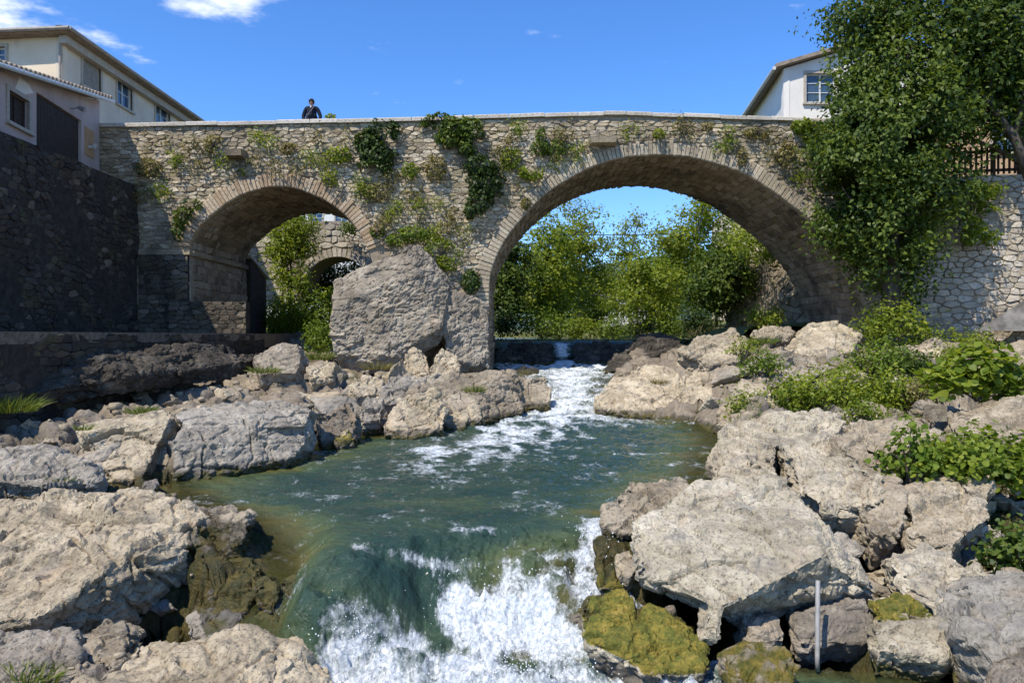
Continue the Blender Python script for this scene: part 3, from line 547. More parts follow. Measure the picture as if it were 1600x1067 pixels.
rock('lumpy pitted outcrop at the corner of the pool', [[(1094, 742, 10.6), (1104, 700, 11.6), (1132, 652, 12.6), (1188, 636, 13.1), (1230, 650, 12.7), (1228, 700, 11.6), (1220, 745, 10.2), (1120, 750, 10.3)], [(1098, 745, 10.3), (1105, 722, 10.6), (1180, 700, 11), (1226, 742, 10.0), (1180, 765, 9.6)]], .6, .5, .026, 1.0, shr=.88)
rock('broken crest of rock behind the huge boulder', [[(1190, 650, 13), (1280, 640, 13), (1325, 660, 12.2), (1300, 720, 10.8), (1225, 720, 10.6)], [(1230, 715, 10.6), (1330, 690, 11), (1390, 745, 9.8), (1372, 800, 9.0), (1290, 790, 9.0), (1235, 760, 9.6)]], .5, .5, .026, 1.0, shr=.88)
rock('long pale rib of rock slanting down behind the huge boulder', [(1290, 690, 11.4), (1330, 668, 11.9), (1400, 720, 10.6), (1430, 800, 9.0), (1410, 850, 8.4), (1370, 850, 8.5), (1330, 770, 9.6)], .5, .5, .026, 1.0, shr=.88)
rock('knob of rock perched on the slanting rib', [(1342, 765, 9.4), (1365, 752, 9.6), (1382, 765, 9.5), (1380, 785, 9.3), (1352, 790, 9.1)], .2, .2, .022)
rock('long level ledge of pale rock under the big-leaved plant', [[(1300, 676, 11.6), (1340, 655, 12.3), (1470, 640, 12.6), (1480, 680, 11.6), (1420, 715, 10.6), (1340, 705, 10.9)], [(1460, 640, 12.6), (1660, 605, 13), (1660, 680, 11), (1500, 700, 10.9)]], .7, .5, .03, 1.1, shr=.88)
rock('outcrop with a yellow cavity below the leafy shrub', [(1405, 760, 9.7), (1470, 735, 10.2), (1560, 745, 9.9), (1560, 810, 8.8), (1480, 860, 8.2), (1420, 840, 8.5)], .5, .4, .026, 1.1, 'rock', shr=.88)
rock('smooth pale rock at the right gate of the rapids', [[(931, 622, 19.5), (958, 582, 20.6), (1010, 563, 21.2), (1060, 575, 20.9), (1065, 625, 19.4), (1052, 657, 18.7), (980, 652, 18.7), (934, 638, 19.1)]], .8, .5, .04, .9)
rock('rounded bank rock right of the smooth gate rock', [(1055, 602, 20), (1085, 580, 20.7), (1120, 590, 20.4), (1130, 625, 19.2), (1115, 656, 18.5), (1062, 656, 18.6)], .7, .5, .04)
rock('egg-shaped boulder above the right bank of the pool', [(1092, 585, 20.3), (1135, 568, 20.8), (1168, 575, 20.6), (1172, 598, 20), (1145, 615, 19.4), (1105, 608, 19.6)], .6, .4, .04, .8)
rock('low shoreline rock right of the pool', [(1125, 640, 17.5), (1165, 612, 18.4), (1205, 625, 17.6), (1200, 650, 16.4), (1150, 668, 15.8), (1118, 662, 16.2)], .6, .5, .036)
rock('flat shelf of rock under the right arch, fringed with grass', [[(1062, 548, 22.2), (1090, 524, 23.2), (1150, 511, 24), (1172, 530, 23), (1160, 560, 21.8), (1110, 570, 21.3)]], .9, .5, .045)
rock('pair of pale stones on the grass under the arch end', [[(1178, 518, 23.6), (1200, 507, 24), (1220, 510, 24), (1218, 526, 23.4), (1182, 528, 23.2)], [(1212, 516, 23.6), (1232, 508, 24), (1245, 520, 23.6), (1230, 528, 23.2)]], .5, .4, .045)
rock('whale-backed pale outcrop below the ivy', [(1228, 545, 22), (1270, 505, 23.6), (1310, 502, 23.8), (1345, 520, 23.2), (1335, 548, 22), (1260, 562, 21.3)], .9, .6, .045)
rock('broken shelf of rock in the middle of the right bank', [[(1150, 575, 20.2), (1200, 545, 21.4), (1260, 550, 21.2), (1300, 575, 20), (1250, 600, 18.6), (1180, 605, 18.6)]], .8, .4, .042, 1.3, 'bedrock')
rock('grey stone half sunk among the bank weeds', [(1228, 590, 18.6), (1250, 570, 19.2), (1272, 575, 19), (1268, 596, 18.3), (1236, 602, 18)], .4, .3, .04, 1, 'rockgrey')
rock('pale ledge below the retaining wall', [(1400, 545, 22), (1480, 536, 22.4), (1530, 545, 22), (1510, 575, 20.6), (1420, 575, 20.6)], .8, .4, .045, 1.1, 'bedrock', wet=False)
rock('brown rock outcrop at the right edge below the concrete wedge', [(1550, 560, 20.6), (1590, 530, 21.6), (1680, 520, 21.6), (1680, 575, 20), (1570, 580, 19.8)], .8, .4, .045, 1.1, 'bedrock', wet=False)
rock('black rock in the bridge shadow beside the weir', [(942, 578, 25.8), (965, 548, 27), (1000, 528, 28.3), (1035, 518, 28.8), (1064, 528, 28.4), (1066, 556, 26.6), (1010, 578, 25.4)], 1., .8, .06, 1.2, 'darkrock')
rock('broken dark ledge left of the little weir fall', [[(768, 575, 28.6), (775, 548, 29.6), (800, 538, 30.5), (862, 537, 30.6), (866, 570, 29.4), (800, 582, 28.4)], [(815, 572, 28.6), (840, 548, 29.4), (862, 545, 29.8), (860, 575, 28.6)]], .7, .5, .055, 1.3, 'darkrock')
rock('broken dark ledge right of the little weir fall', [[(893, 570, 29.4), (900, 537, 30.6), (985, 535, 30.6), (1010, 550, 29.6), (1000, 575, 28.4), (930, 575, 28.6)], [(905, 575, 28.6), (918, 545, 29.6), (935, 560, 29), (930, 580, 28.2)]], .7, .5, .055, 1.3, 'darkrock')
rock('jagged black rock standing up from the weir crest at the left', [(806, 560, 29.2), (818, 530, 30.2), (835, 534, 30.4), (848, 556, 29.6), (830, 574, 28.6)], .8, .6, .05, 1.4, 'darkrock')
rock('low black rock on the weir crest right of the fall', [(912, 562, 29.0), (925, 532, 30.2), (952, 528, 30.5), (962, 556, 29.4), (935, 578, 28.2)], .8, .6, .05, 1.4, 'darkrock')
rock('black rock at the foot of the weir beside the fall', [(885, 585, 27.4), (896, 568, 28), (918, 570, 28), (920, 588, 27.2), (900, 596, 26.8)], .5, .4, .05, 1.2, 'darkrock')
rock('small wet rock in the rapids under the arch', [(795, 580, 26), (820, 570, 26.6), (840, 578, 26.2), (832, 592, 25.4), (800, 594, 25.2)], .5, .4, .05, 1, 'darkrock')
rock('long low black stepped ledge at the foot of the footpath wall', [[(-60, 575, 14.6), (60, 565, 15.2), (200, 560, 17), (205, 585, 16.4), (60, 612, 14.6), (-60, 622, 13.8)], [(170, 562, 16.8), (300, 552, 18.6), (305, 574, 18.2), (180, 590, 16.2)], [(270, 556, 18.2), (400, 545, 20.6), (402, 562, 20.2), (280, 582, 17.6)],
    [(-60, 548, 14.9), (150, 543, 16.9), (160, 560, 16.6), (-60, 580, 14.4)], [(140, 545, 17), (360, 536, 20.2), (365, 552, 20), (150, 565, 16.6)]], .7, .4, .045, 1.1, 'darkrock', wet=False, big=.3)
# angular blocks broken from the bedrock: pieces of the banks
def blocks():
    rg = np.random.RandomState(31); bases = []
    for b in range(12):
        RN[0] += 1; hp = [Vector(v) for v in rg.uniform(-.5, .5, (11, 3))*np.array([1.15, .9, .62])*1.25]
        me = hull_mesh([hp]); o = bpy.data.objects.new('t', me); TMP.objects.link(o); a = o.modifiers.new('r', 'REMESH'); a.mode = 'VOXEL'; a.voxel_size = .055; q = o.modifiers.new('s', 'SMOOTH'); q.factor = .5; q.iterations = 1
        m2 = bpy.data.meshes.new_from_object(o.evaluated_get(bpy.context.evaluated_depsgraph_get())); bpy.data.objects.remove(o); bpy.data.meshes.remove(me)
        n = len(m2.vertices); co = np.empty(n*3, np.float32); m2.vertices.foreach_get('co', co); co = co.reshape(-1, 3).astype(float); N = np.empty(n*3, np.float32); m2.vertex_normals.foreach_get('vector', N); N = N.reshape(-1, 3)
        d = .07*np.abs(perlin(co*4, b))+.04*np.abs(perlin(co*9, b+3))+.03*fbm(co*3, 2, b+5)-.05; co += N*d[:, None]; m2.vertices.foreach_set('co', co.astype(np.float32).reshape(-1)); m2.update()
        m2.polygons.foreach_set('use_smooth', np.zeros(len(m2.polygons), bool))
        for k in ('moss', 'wet'): m2.attributes.new(k, 'FLOAT', 'POINT')
        m2.materials.clear(); m2.materials.append(MAT['rock' if b % 3 else 'rockgrey']); m2.name = 'rock'; bases.append(m2)
    par = bpy.data.objects['riverbank']; cnt = 0
    for (pa, pb, da, db, n, s0, s1) in ((1365, 1600, 7.2, 11, 85, .22, .9), (1230, 1420, 8, 12, 46, .25, .9), (1110, 1600, 13, 22, 60, .35, 1.1), (0, 290, 6.4, 8.3, 22, .15, .45), (0, 480, 9.6, 14, 34, .25, .8), (40, 520, 14, 21, 34, .3, .9), (500, 770, 16, 23, 40, .4, 1.2)):
        for _ in range(n):
            d = rg.uniform(da, db); x = (rg.uniform(pa, pb)-800)/F*d; xl, xr = chan(np.array(d))
            if xl-.1 < x < xr+.1: continue
            sc = s0*(s1/s0)**rg.rand()
            o = bpy.data.objects.new('rock', bases[rg.randint(12)]); COL.objects.link(o); o.parent = par; o.location = (x, d, ground(x, d)+sc*rg.uniform(-.02, .16)); o.scale = (sc*rg.uniform(.8, 1.3), sc*rg.uniform(.8, 1.2), sc*rg.uniform(.7, 1.2)); o.rotation_euler = (rg.normal()*.3, rg.normal()*.3, rg.rand()*6.28)
blocks()
bpy.data.collections.remove(TMP)
# ------------------------------------------------------------------ masonry
def clip(poly, nx, nz, c):           # keep nx*x+nz*z <= c
    o = []
    for i in range(len(poly)):
        a, b = poly[i], poly[(i+1) % len(poly)]; da = nx*a[0]+nz*a[1]-c; db = nx*b[0]+nz*b[1]-c
        if da <= 0: o.append(a)
        if (da < 0) != (db < 0) and da != db:
            t = da/(da-db); o.append((a[0]+(b[0]-a[0])*t, a[1]+(b[1]-a[1])*t))
    return o
def cells(u0, u1, w0, w1, sw, sh, seed, jit=.75, keep=None):
    rg = random.Random(seed); pts = []; r = 0; z = w0+sh*.5
    while z < w1+sh*.4:
        u = u0+(rg.random())*sw; hs = rg.uniform(.8, 1.2)
        while u < u1+sw*.4:
            pts.append((u, (z+(rg.random()-.5)*sh*jit)*sw/sh)); u += sw*rg.choice((.6, .8, 1, 1.1, 1.35, 1.7))
        z += sh*hs
    A = np.array(pts); asp = sh/sw; res = []
    for i, (x, y) in enumerate(pts):
        if keep and not keep(x, y*asp): continue
        d = ((A-A[i])**2).sum(1); nb = np.argsort(d)[1:17]
        R = sw*2; poly = [(x-R, y-R), (x+R, y-R), (x+R, y+R), (x-R, y+R)]
        for j in nb:
            nx, ny = A[j]-A[i]; mx, my = (A[j]+A[i])/2; poly = clip(poly, nx, ny, nx*mx+ny*my)
            if len(poly) < 3: break
        poly = [(a, b*asp) for a, b in poly]
        for n in ((-1, 0, -u0), (1, 0, u1), (0, -1, -w0), (0, 1, w1)): poly = clip(poly, *n) if len(poly) > 2 else poly
        if len(poly) > 2: res.append(poly)
    return res
def area(p): return abs(sum(p[i][0]*p[(i+1) % len(p)][1]-p[(i+1) % len(p)][0]*p[i][1] for i in range(len(p))))/2
def cushion(poly, gap, proud, rg, to3):
    """one rounded stone: outline shrunk by gap, corners cut, face bulging by proud"""
    cx = sum(p[0] for p in poly)/len(poly); cz = sum(p[1] for p in poly)/len(poly); q = []
    n = len(poly)
    for i in range(n):
        a, b = poly[i], poly[(i+1) % n]
        L = math.hypot(b[0]-a[0], b[1]-a[1])
        if L < .035: continue
        for t in ((.10, .90) if L > .09 else (.5,)): q.append((a[0]+(b[0]-a[0])*t, a[1]+(b[1]-a[1])*t))
    if len(q) < 4: return None
    q = q[:12]; n = len(q); o = []
    for x, z in q:
        L = math.hypot(x-cx, z-cz) or 1; s = max(.3, 1-gap/L); o.append((cx+(x-cx)*s, cz+(z-cz)*s))
    V = [to3(x, z, -.05) for x, z in o]; tx, tz = rg.uniform(-.16, .16), rg.uniform(-.16, .16); pr = proud*rg.uniform(.5, 1.25)
    V += [to3(cx+(x-cx)*.985, cz+(z-cz)*.985, pr*.5+(x-cx)*tx+(z-cz)*tz+rg.uniform(-.008, .008)) for x, z in o]
    V += [to3(cx+(x-cx)*.82, cz+(z-cz)*.82, pr+(x-cx)*tx+(z-cz)*tz+rg.uniform(-.014, .014)) for x, z in o]
    V.append(to3(cx, cz, pr*1.05)); Fc = []
    for i in range(n):
        j = (i+1) % n; Fc += [(i, j, n+j, n+i), (n+i, n+j, 2*n+j, 2*n+i), (2*n+i, 2*n+j, 3*n)]
    return V, Fc
def lay(parent, polys, to3, mat, name, nparts, seed, gap=.018, proud=.05, stuffname=None):
    rg = random.Random(seed); polys = sorted(polys, key=area, reverse=True); mb = MB()
    for i, p in enumerate(polys):
        if area(p) < .006: continue
        c = cushion(p, gap, proud, rg, to3)
        if not c: continue
        if i < nparts:
            m1 = MB(); m1.add(*c, rnd=rg.random()); m1.build(name, mat, parent)
        else: mb.add(*c, rnd=rg.random())
    if mb.v:
        o = mb.build(stuffname or name+'_infill', mat, parent); o['kind'] = 'stuff'
def spline(pts, n=14):
    P_ = [Vector((a, b)) for a, b in pts]; o = []
    for i in range(len(P_)-1):
        p0, p1, p2, p3 = P_[max(i-1, 0)], P_[i], P_[i+1], P_[min(i+2, len(P_)-1)]
        for k in range(n):
            t = k/n; o.append(.5*((2*p1)+(p2-p0)*t+(2*p0-5*p1+4*p2-p3)*t*t+(3*p1-p0-3*p2+p3)*t**3))
    o.append(P_[-1]); return o
def resample(pl, step):
    d = [0]
    for a, b in zip(pl, pl[1:]): d.append(d[-1]+(b-a).length)
    n = max(2, int(d[-1]/step)); X = np.interp(np.linspace(0, d[-1], n+1), d, [p.x for p in pl]); Z = np.interp(np.linspace(0, d[-1], n+1), d, [p.y for p in pl])
    return [Vector((a, b)) for a, b in zip(X, Z)]
BY0, BY1 = 25.0, 30.3
K = F/25.
def b2(px, py): return ((px-800)/K, (HY-py)/K)
# ------------------------------------------------------------------ stone bridge
bridge = empty('stone_bridge', (0, 27.6, -1.5))
tag(bridge, 'old rubble stone bridge with two unequal arches and ivy on its face', 'bridge')
LOFF = Vector(bridge.location)
def bpart(o): o.parent = bridge; o.matrix_parent_inverse.identity(); o.location = Vector(o.location)-LOFF; return o
big = spline([b2(*p) for p in [(765, 640), (765, 560), (764.5, 510), (764, 470), (767, 425), (786, 380), (817, 339), (854, 302), (901, 272), (952, 251), (1002, 243), (1060, 243), (1110, 253), (1161, 270), (1195, 290), (1229, 314), (1262, 340), (1295, 372), (1322, 408), (1345, 450), (1360, 500), (1364, 560), (1364, 640)]])
sma = spline([b2(*p) for p in [(297, 640), (297, 520), (297, 430), (295, 385), (303, 366), (321, 344), (354, 318), (384, 302), (422, 292), (460, 294), (498, 308), (524, 323), (549, 346), (568, 374), (580, 405), (585, 440), (586, 520), (586, 640)]])
TOPX = [(-15.5, 7.18)]+[b2(*p) for p in [(155, 193), (300, 191), (500, 187), (650, 183.5), (800, 179), (880, 176), (960, 174), (1050, 177), (1160, 181), (1300, 186), (1450, 190)]]+[(15, 7.2)]
def ztop(x): return float(np.interp(x, [p[0] for p in TOPX], [p[1] for p in TOPX]))
DECK = .78; CT = .13
xs = [p[0] for p in TOPX]; X0, X1 = -15, 14.2
zb = sma[0].y
prof = [(X0, zb)]+[(p.x, p.y) for p in sma]+[(p.x, p.y) for p in big]+[(X1, zb), (X1, ztop(X1)-DECK)]+[(x, ztop(x)-DECK) for x in np.linspace(X1-.5, X0+.5, 40)]+[(X0, ztop(X0)-DECK)]
bm = bmesh.new(); fr = [bm.verts.new((x, BY0+.06, z)) for x, z in prof]; bk = [bm.verts.new((x, BY1, z)) for x, z in prof]
bm.faces.new(fr); bm.faces.new(bk[::-1])
for i in range(len(fr)):
    j = (i+1) % len(fr); bm.faces.new((fr[j], fr[i], bk[i], bk[j]))
bm.normal_update(); bmesh.ops.triangulate(bm, ngon_method='EAR_CLIP', faces=[f for f in bm.faces if len(f.verts) > 4]); bmesh.ops.recalc_face_normals(bm, faces=bm.faces)
me = bpy.data.meshes.new('core'); bm.to_mesh(me); bm.free(); bpart(put('core', me, MAT['mortar']))
mb = MB(); mr_ = MB(); gx = np.linspace(X0, X1, 60)
for a, b in zip(gx, gx[1:]):
    for m_, y0, y1 in ((mb, BY0+.062, BY0+.5), (mr_, BY1-.45, BY1-.002)):
        m_.hexa([(a, y0, ztop(a)-DECK-.1), (b, y0, ztop(b)-DECK-.1), (b, y1, ztop(b)-DECK-.1), (a, y1, ztop(a)-DECK-.1), (a, y0, ztop(a)-CT), (b, y0, ztop(b)-CT), (b, y1, ztop(b)-CT), (a, y1, ztop(a)-CT)])
bpart(mb.build('parapet', MAT['mortar'])); bpart(mr_.build('parapet', MAT['mortar']))
# coping slabs
rg = random.Random(3); x = X0
while x < X1:
    L = rg.uniform(.7, 1.3); a, b = x+.006, min(X1, x+L)-.006; m1 = MB(); dz = rg.uniform(-.012, .012); y0 = BY0-.07+rg.uniform(-.02, .02)
    za, zb_ = ztop(a)+dz, ztop(b)+dz; c = .025
    V = [(a, y0, za-CT), (b, y0, zb_-CT), (b, BY0+.58, zb_-CT), (a, BY0+.58, za-CT), (a, y0, za-c), (b, y0, zb_-c), (b, BY0+.58, zb_-c), (a, BY0+.58, za-c), (a+c, y0+c, za), (b-c, y0+c, zb_), (b-c, BY0+.55, zb_), (a+c, BY0+.55, za)]
    m1.add(V, [(0, 3, 2, 1), (0, 1, 5, 4), (1, 2, 6, 5), (2, 3, 7, 6), (3, 0, 4, 7), (4, 5, 9, 8), (5, 6, 10, 9), (6, 7, 11, 10), (7, 4, 8, 11), (8, 9, 10, 11)], rg.random())
    bpart(m1.build('coping_stone', MAT['coping'])); x += L
# voussoirs and soffits
def trim(pl, zmin): return [p for p in pl if p.y >= zmin]
RING = []
def ring(pl, step, depth, mat, seed, soff_from):
    rg = random.Random(seed); pts = resample(pl, step); nrm = []
    for i in range(len(pts)):
        t = (pts[min(i+1, len(pts)-1)]-pts[max(i-1, 0)]).normalized(); nrm.append(Vector((-t.y, t.x)))
    for i in range(len(pts)-1):
        a, b, na, nb = pts[i], pts[i+1], nrm[i], nrm[i+1]; dp = depth*rg.uniform(.82, 1.12); g = .006
        t = (b-a).normalized(); a2, b2_ = a+t*g, b-t*g; lo = -rg.uniform(0, .015)
        p = [a2+na*lo, b2_+nb*lo, b2_+nb*dp, a2+na*dp]; c = (p[0]+p[1]+p[2]+p[3])/4; y = BY0+.005-rg.uniform(0, .035); V = []
        for yy, s in ((BY0+.16, 1), (y+.022, 1), (y, .86)): V += [(c.x+(q.x-c.x)*s, yy, c.y+(q.y-c.y)*s) for q in p]
        m1 = MB(); Fc = [(8, 9, 10, 11)]
        for k in (0, 4):
            for j in range(4): j2 = (j+1) % 4; Fc.append((k+j, k+j2, k+4+j2, k+4+j))
        m1.add(V, Fc, rg.random()); bpart(m1.build('voussoir', mat))
    for q, n in zip(pts, nrm): RING.append((q.x, q.y, n.x, n.y, depth))
    # soffit courses
    pts = resample(soff_from, .26); mb = MB(); nrm = []
    for i in range(len(pts)-1):
        a, b = pts[i], pts[i+1]; t = (b-a).normalized(); n = Vector((t.y, -t.x)); y = BY0+.17+rg.uniform(0, .2)
        while y < BY1-.05:
            L = rg.uniform(.28, .6); y2 = min(BY1-.02, y+L); L0 = (b-a).length
            def to3(u, v, h, a=a, t=t, n=n):
                q = a+t*u+n*(h+.002); return (q.x, v, q.y)
            c = cushion([(0, y), (L0, y), (L0, y2), (0, y2)], .015, .035, rg, to3)
            if c: mb.add(*c, rnd=rg.random())
            y = y2
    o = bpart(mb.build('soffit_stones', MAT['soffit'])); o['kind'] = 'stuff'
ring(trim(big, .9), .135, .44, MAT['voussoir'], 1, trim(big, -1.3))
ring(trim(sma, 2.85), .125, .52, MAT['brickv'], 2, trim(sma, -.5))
RA = np.array(RING)
def in_arch(x, z):
    for pl in (big, sma):
        if pl[0].x-.02 < x < pl[-1].x+.02:
            top = [p for p in pl]
            xs_ = [p.x for p in top]
            # arch height at x
            best = -9
            for a, b in zip(pl, pl[1:]):
                if min(a.x, b.x) <= x <= max(a.x, b.x) and a.x != b.x: best = max(best, a.y+(b.y-a.y)*(x-a.x)/(b.x-a.x))
            if z < best: return True
    return False
def rpush(p):
    d = (RA[:, 0]-p[0])**2+(RA[:, 1]-p[1])**2; i = int(np.argmin(d)); qx, qz, nx, nz, dp = RA[i]
    h = (p[0]-qx)*nx+(p[1]-qz)*nz
    if d[i] < 1.2 and h < dp-.04: return (p[0]+nx*(dp-.04-h), p[1]+nz*(dp-.04-h)), True
    return p, False
def bridge_cells():
    out_ = []
    for z0, z1, sw, sh, sd in ((-1.6, 7.3, .29, .125, 5),):
        for poly in cells(X0, X1-.05, z0, z1, sw, sh, sd, .65, None):
            cx = sum(p[0] for p in poly)/len(poly); cz = sum(p[1] for p in poly)/len(poly)
            if in_arch(cx, cz): continue
            d = (RA[:, 0]-cx)**2+(RA[:, 1]-cz)**2; i = int(np.argmin(d)); h = (cx-RA[i, 0])*RA[i, 2]+(cz-RA[i, 1])*RA[i, 3]
            if d[i] < 1 and h < RA[i, 4]-.02: continue
            poly = [rpush(p)[0] for p in poly]
            top = min(ztop(p[0]) for p in poly)-CT; poly = clip(poly, 0, 1, top)
            if len(poly) < 3: continue
            for pl in (big, sma):      # below the rings keep clear of the jambs
                if cz < 1.0 or (pl is sma and cz < 2.9):
                    if abs(cx-pl[0].x) < .8 and cx < pl[0].x: poly = clip(poly, 1, 0, pl[0].x-.01) if len(poly) > 2 else poly
                    if abs(cx-pl[-1].x) < .8 and cx > pl[-1].x: poly = clip(poly, -1, 0, -pl[-1].x-.01) if len(poly) > 2 else poly
            if len(poly) > 2: out_.append(poly)
    return out_
bc = bridge_cells()
lay(bridge, bc, lambda x, z, h: (x-LOFF.x, BY0+.06-h-LOFF.y, z-LOFF.z), MAT['bridge'], 'stone', 300, 9, .006, .045, 'rubble_infill')
# impost ledge, stone brackets
m1 = MB(); m1.box((-12.6, BY0-.10, 2.74), (sma[0].x+.02, BY0+.1, 2.9)); bpart(m1.build('impost', MAT['bridge']))
m1 = MB(); m1.box((sma[0].x-.05, BY0+.1, 2.72), (sma[0].x+.1, BY1, 2.88)); bpart(m1.build('impost', MAT['soffit']))
for px, py, wd in ((942, 220, 48), (372, 240, 30)):
    x, z = b2(px, py); h = wd/K/2; m1 = MB(); m1.hexa([(x-h*.8, BY0-.42, z-.17), (x+h*.75, BY0-.40, z-.15), (x+h, BY0+.12, z-.2), (x-h, BY0+.12, z-.2), (x-h*.9, BY0-.46, z+.03), (x+h*.8, BY0-.43, z+.06), (x+h, BY0+.12, z+.07), (x-h, BY0+.12, z+.04)])
    bpart(m1.build('bracket_stone', MAT['bridge']))
# lit pilaster strip near the crown
x, z = b2(965, 215)

# ------------------------------------------------------------------ walls
def flat_wall(name, label, cat, a, b, z0, z1, mat, mort, sw, sh, nparts, seed, thick=.5, proud=.06, sname='stone', zfun=None, jit=.9, gap=.018):
    """wall between ground points a and b (x,y); face on the right hand side when walking a->b"""
    a, b = Vector((a[0], a[1], 0)), Vector((b[0], b[1], 0)); t = (b-a).normalized(); n = Vector((t.y, -t.x, 0)); L = (b-a).length
    r = empty(name, (a.x, a.y, z0)); tag(r, label, cat); m1 = MB()
    zt = zfun or (lambda u: z1); gu = np.linspace(0, L, 12); off = Vector((a.x, a.y, z0))
    for u, v in zip(gu, gu[1:]):
        q = lambda u_, h, z: tuple(a+t*u_-n*h+Vector((0, 0, z))-off)
        m1.hexa([q(u, .02, z0), q(v, .02, z0), q(v, thick, z0), q(u, thick, z0), q(u, .02, zt(u)), q(v, .02, zt(v)), q(v, thick, zt(v)), q(u, thick, zt(u))])
    m1.build('core', mort, r)
    pl = []
    for p in cells(0, L, z0, z1+1, sw, sh, seed, jit):
        top = min(zt(x[0]) for x in p); p = clip(p, 0, 1, top)
        if len(p) > 2: pl.append(p)
    lay(r, pl, lambda u, z, h: tuple(a+t*u+n*(h-.02+(.06*math.sin(u*1.1+seed)*math.sin(z*1.7+seed*.7)+.04*math.sin(u*2.7+z*2.1) if h > -.04 else -.06))+Vector((0, 0, z))-off), mat, sname, nparts, seed, gap, proud, 'rubble_infill')
    return r
# walk a->b with the face to the right: left wall faces +x, so walk from near to far is face right? t=+y -> n=(1,0)
flat_wall('river_wall', 'tall dark stained retaining wall below the pink outbuilding', 'wall', (-12.65, 13.), (-12.65, 24.98), -.3, 5.07, MAT['darkstone'], MAT['darkmortar'], .28, .16, 120, 21, proud=.03, gap=.005)
flat_wall('footpath_wall', 'low black weathered wall carrying the footpath along the left bank', 'wall', (-9.7, 12.5), (-8.75, 26.2), -2.2, .06, MAT['darkstone'], MAT['darkmortar'], .32, .17, 80, 22, .6, proud=.045, gap=.005, jit=.55)
m1 = MB(); gy = np.linspace(12.5, 33, 20)
for a, b in zip(gy, gy[1:]):
    xa, xb = np.interp(a, [12.5, 26.2], [-9.78, -8.83]), np.interp(b, [12.5, 26.2], [-9.78, -8.83]); m1.hexa([(-12.64, a, -.4), (xa, a, -.4), (xb, b, -.4), (-12.64, b, -.4), (-12.64, a, .085), (xa+.12, a, .085), (xb+.12, b, .085), (-12.64, b, .085)])
o = m1.build('footpath', MAT['path']); o['kind'] = 'structure'
flat_wall('low_parapet', 'short stained stone parapet beside the footpath under the small arch', 'wall', (-11.4, 24.6), (-8.9, 24.75), .08, 1.15, MAT['pierstone'], MAT['darkmortar'], .28, .15, 40, 23, .45, proud=.04, gap=.004, jit=.5)
flat_wall('retaining_wall', 'pale rubble retaining wall right of the ivy, under the brown fence', 'wall', (12.6, 25.2), (19.5, 23.6), -.4, 5.3, MAT['rubble'], MAT['mortar'], .34, .19, 300, 24, .7, .075, jit=.55, gap=.006)
flat_wall('abutment_wall', 'stained lower abutment wall left of the small arch', 'wall', (-12.6, 24.93), (-10.93, 24.93), .08, 2.74, MAT['pierstone'], MAT['darkmortar'], .32, .16, 40, 25, .3, proud=.04, gap=.004, jit=.5)
flat_wall('far_bank_wall', 'streaked brown wall seen through the right of the big arch', 'wall', (11.6, 40), (13.2, 30.4), -.4, 4.0, MAT['soffit'], MAT['mortar'], .45, .3, 150, 26, .5)
# concrete wedge at the foot of the retaining wall
m1 = MB(); m1.hexa([tuple(P(1520, 517, 23.3)), tuple(P(1640, 517, 22.8)), tuple(P(1640, 517, 23.9)), tuple(P(1520, 517, 23.9)), tuple(P(1532, 513, 23.4)), tuple(P(1640, 446, 23.3)), tuple(P(1640, 445, 23.9)), tuple(P(1532, 512, 23.9))])
tag(m1.build('concrete_wedge', simple('concrete', (.085, .08, .07), (.22, .205, .18), 2.5, .95, .8, .05)), 'smooth concrete wedge at the foot of the pale retaining wall', 'buttress')
# picket fence
fence = empty('picket_fence', (15, 24.4, 5.3)); tag(fence, 'dark brown wooden picket fence on top of the retaining wall', 'fence'); fl = Vector(fence.location)
fa, fb = Vector((14.4, 25.0, 5.3)), Vector((19.5, 23.82, 5.3)); fL = (fb-fa).length; ft = (fb-fa).normalized()
i = 0; u = 0
while u < fL:
    a = fa+ft*u-fl; m1 = MB(); m1.beam(a+Vector((0, 0, .08)), a+Vector((0, 0, 1.02)), .085, .03); m1.build('picket', MAT['wood'], fence); u += .165
for z in (.22, .86):
    m1 = MB(); m1.beam(fa-fl+Vector((0, .05, z)), fb-fl+Vector((0, .05, z)), .05, .09); m1.build('rail', MAT['wood'], fence)
for u in (0, 1.7, 3.4, 5.1):
    a = fa+ft*u-fl+Vector((0, .07, 0)); m1 = MB(); m1.beam(a-Vector((0, 0, .1)), a+Vector((0, 0, 1.1)), .11, .11); m1.build('post', MAT['wood'], fence)

# ------------------------------------------------------------------ houses
def plaster(name, a, b, stain): 
    k = M_(name); n = k.noise(.9, 5, .6); n2 = k.noise(7, 5, .6); c = k.mix(k.mr(n, .35, .65), a, b)
    c = k.mix(k.mr(k.noise(1.6, 6, .68, k.scale((1, 1, .35))), .55, .75, 0, .6), c, stain); k.col(c); k.bump(n2, .25, .01); return k.m
MAT['cream'] = plaster('cream_plaster', (.66, .54, .38), (.72, .61, .45), (.36, .29, .21))
MAT['greyplaster'] = plaster('grey_cream_plaster', (.58, .50, .38), (.66, .58, .45), (.27, .235, .19))
MAT['pink'] = plaster('faded_pink_plaster', (.42, .33, .30), (.50, .41, .37), (.25, .21, .19))
MAT['white'] = plaster('white_plaster', (.68, .65, .58), (.76, .73, .66), (.55, .5, .43))
MAT['ochre'] = plaster('ochre_plaster', (.42, .28, .17), (.50, .36, .23), (.26, .18, .12))
MAT['farwhite'] = plaster('far_white_plaster', (.60, .60, .58), (.7, .69, .66), (.45, .44, .42))
MAT['glass'] = simple('window_glass', (.04, .08, .13), (.07, .12, .18), 1, .08, 0, spec=.6)
MAT['shutter'] = simple('grey_shutter', (.24, .225, .19), (.32, .30, .26), 5, .7, .2, .01)
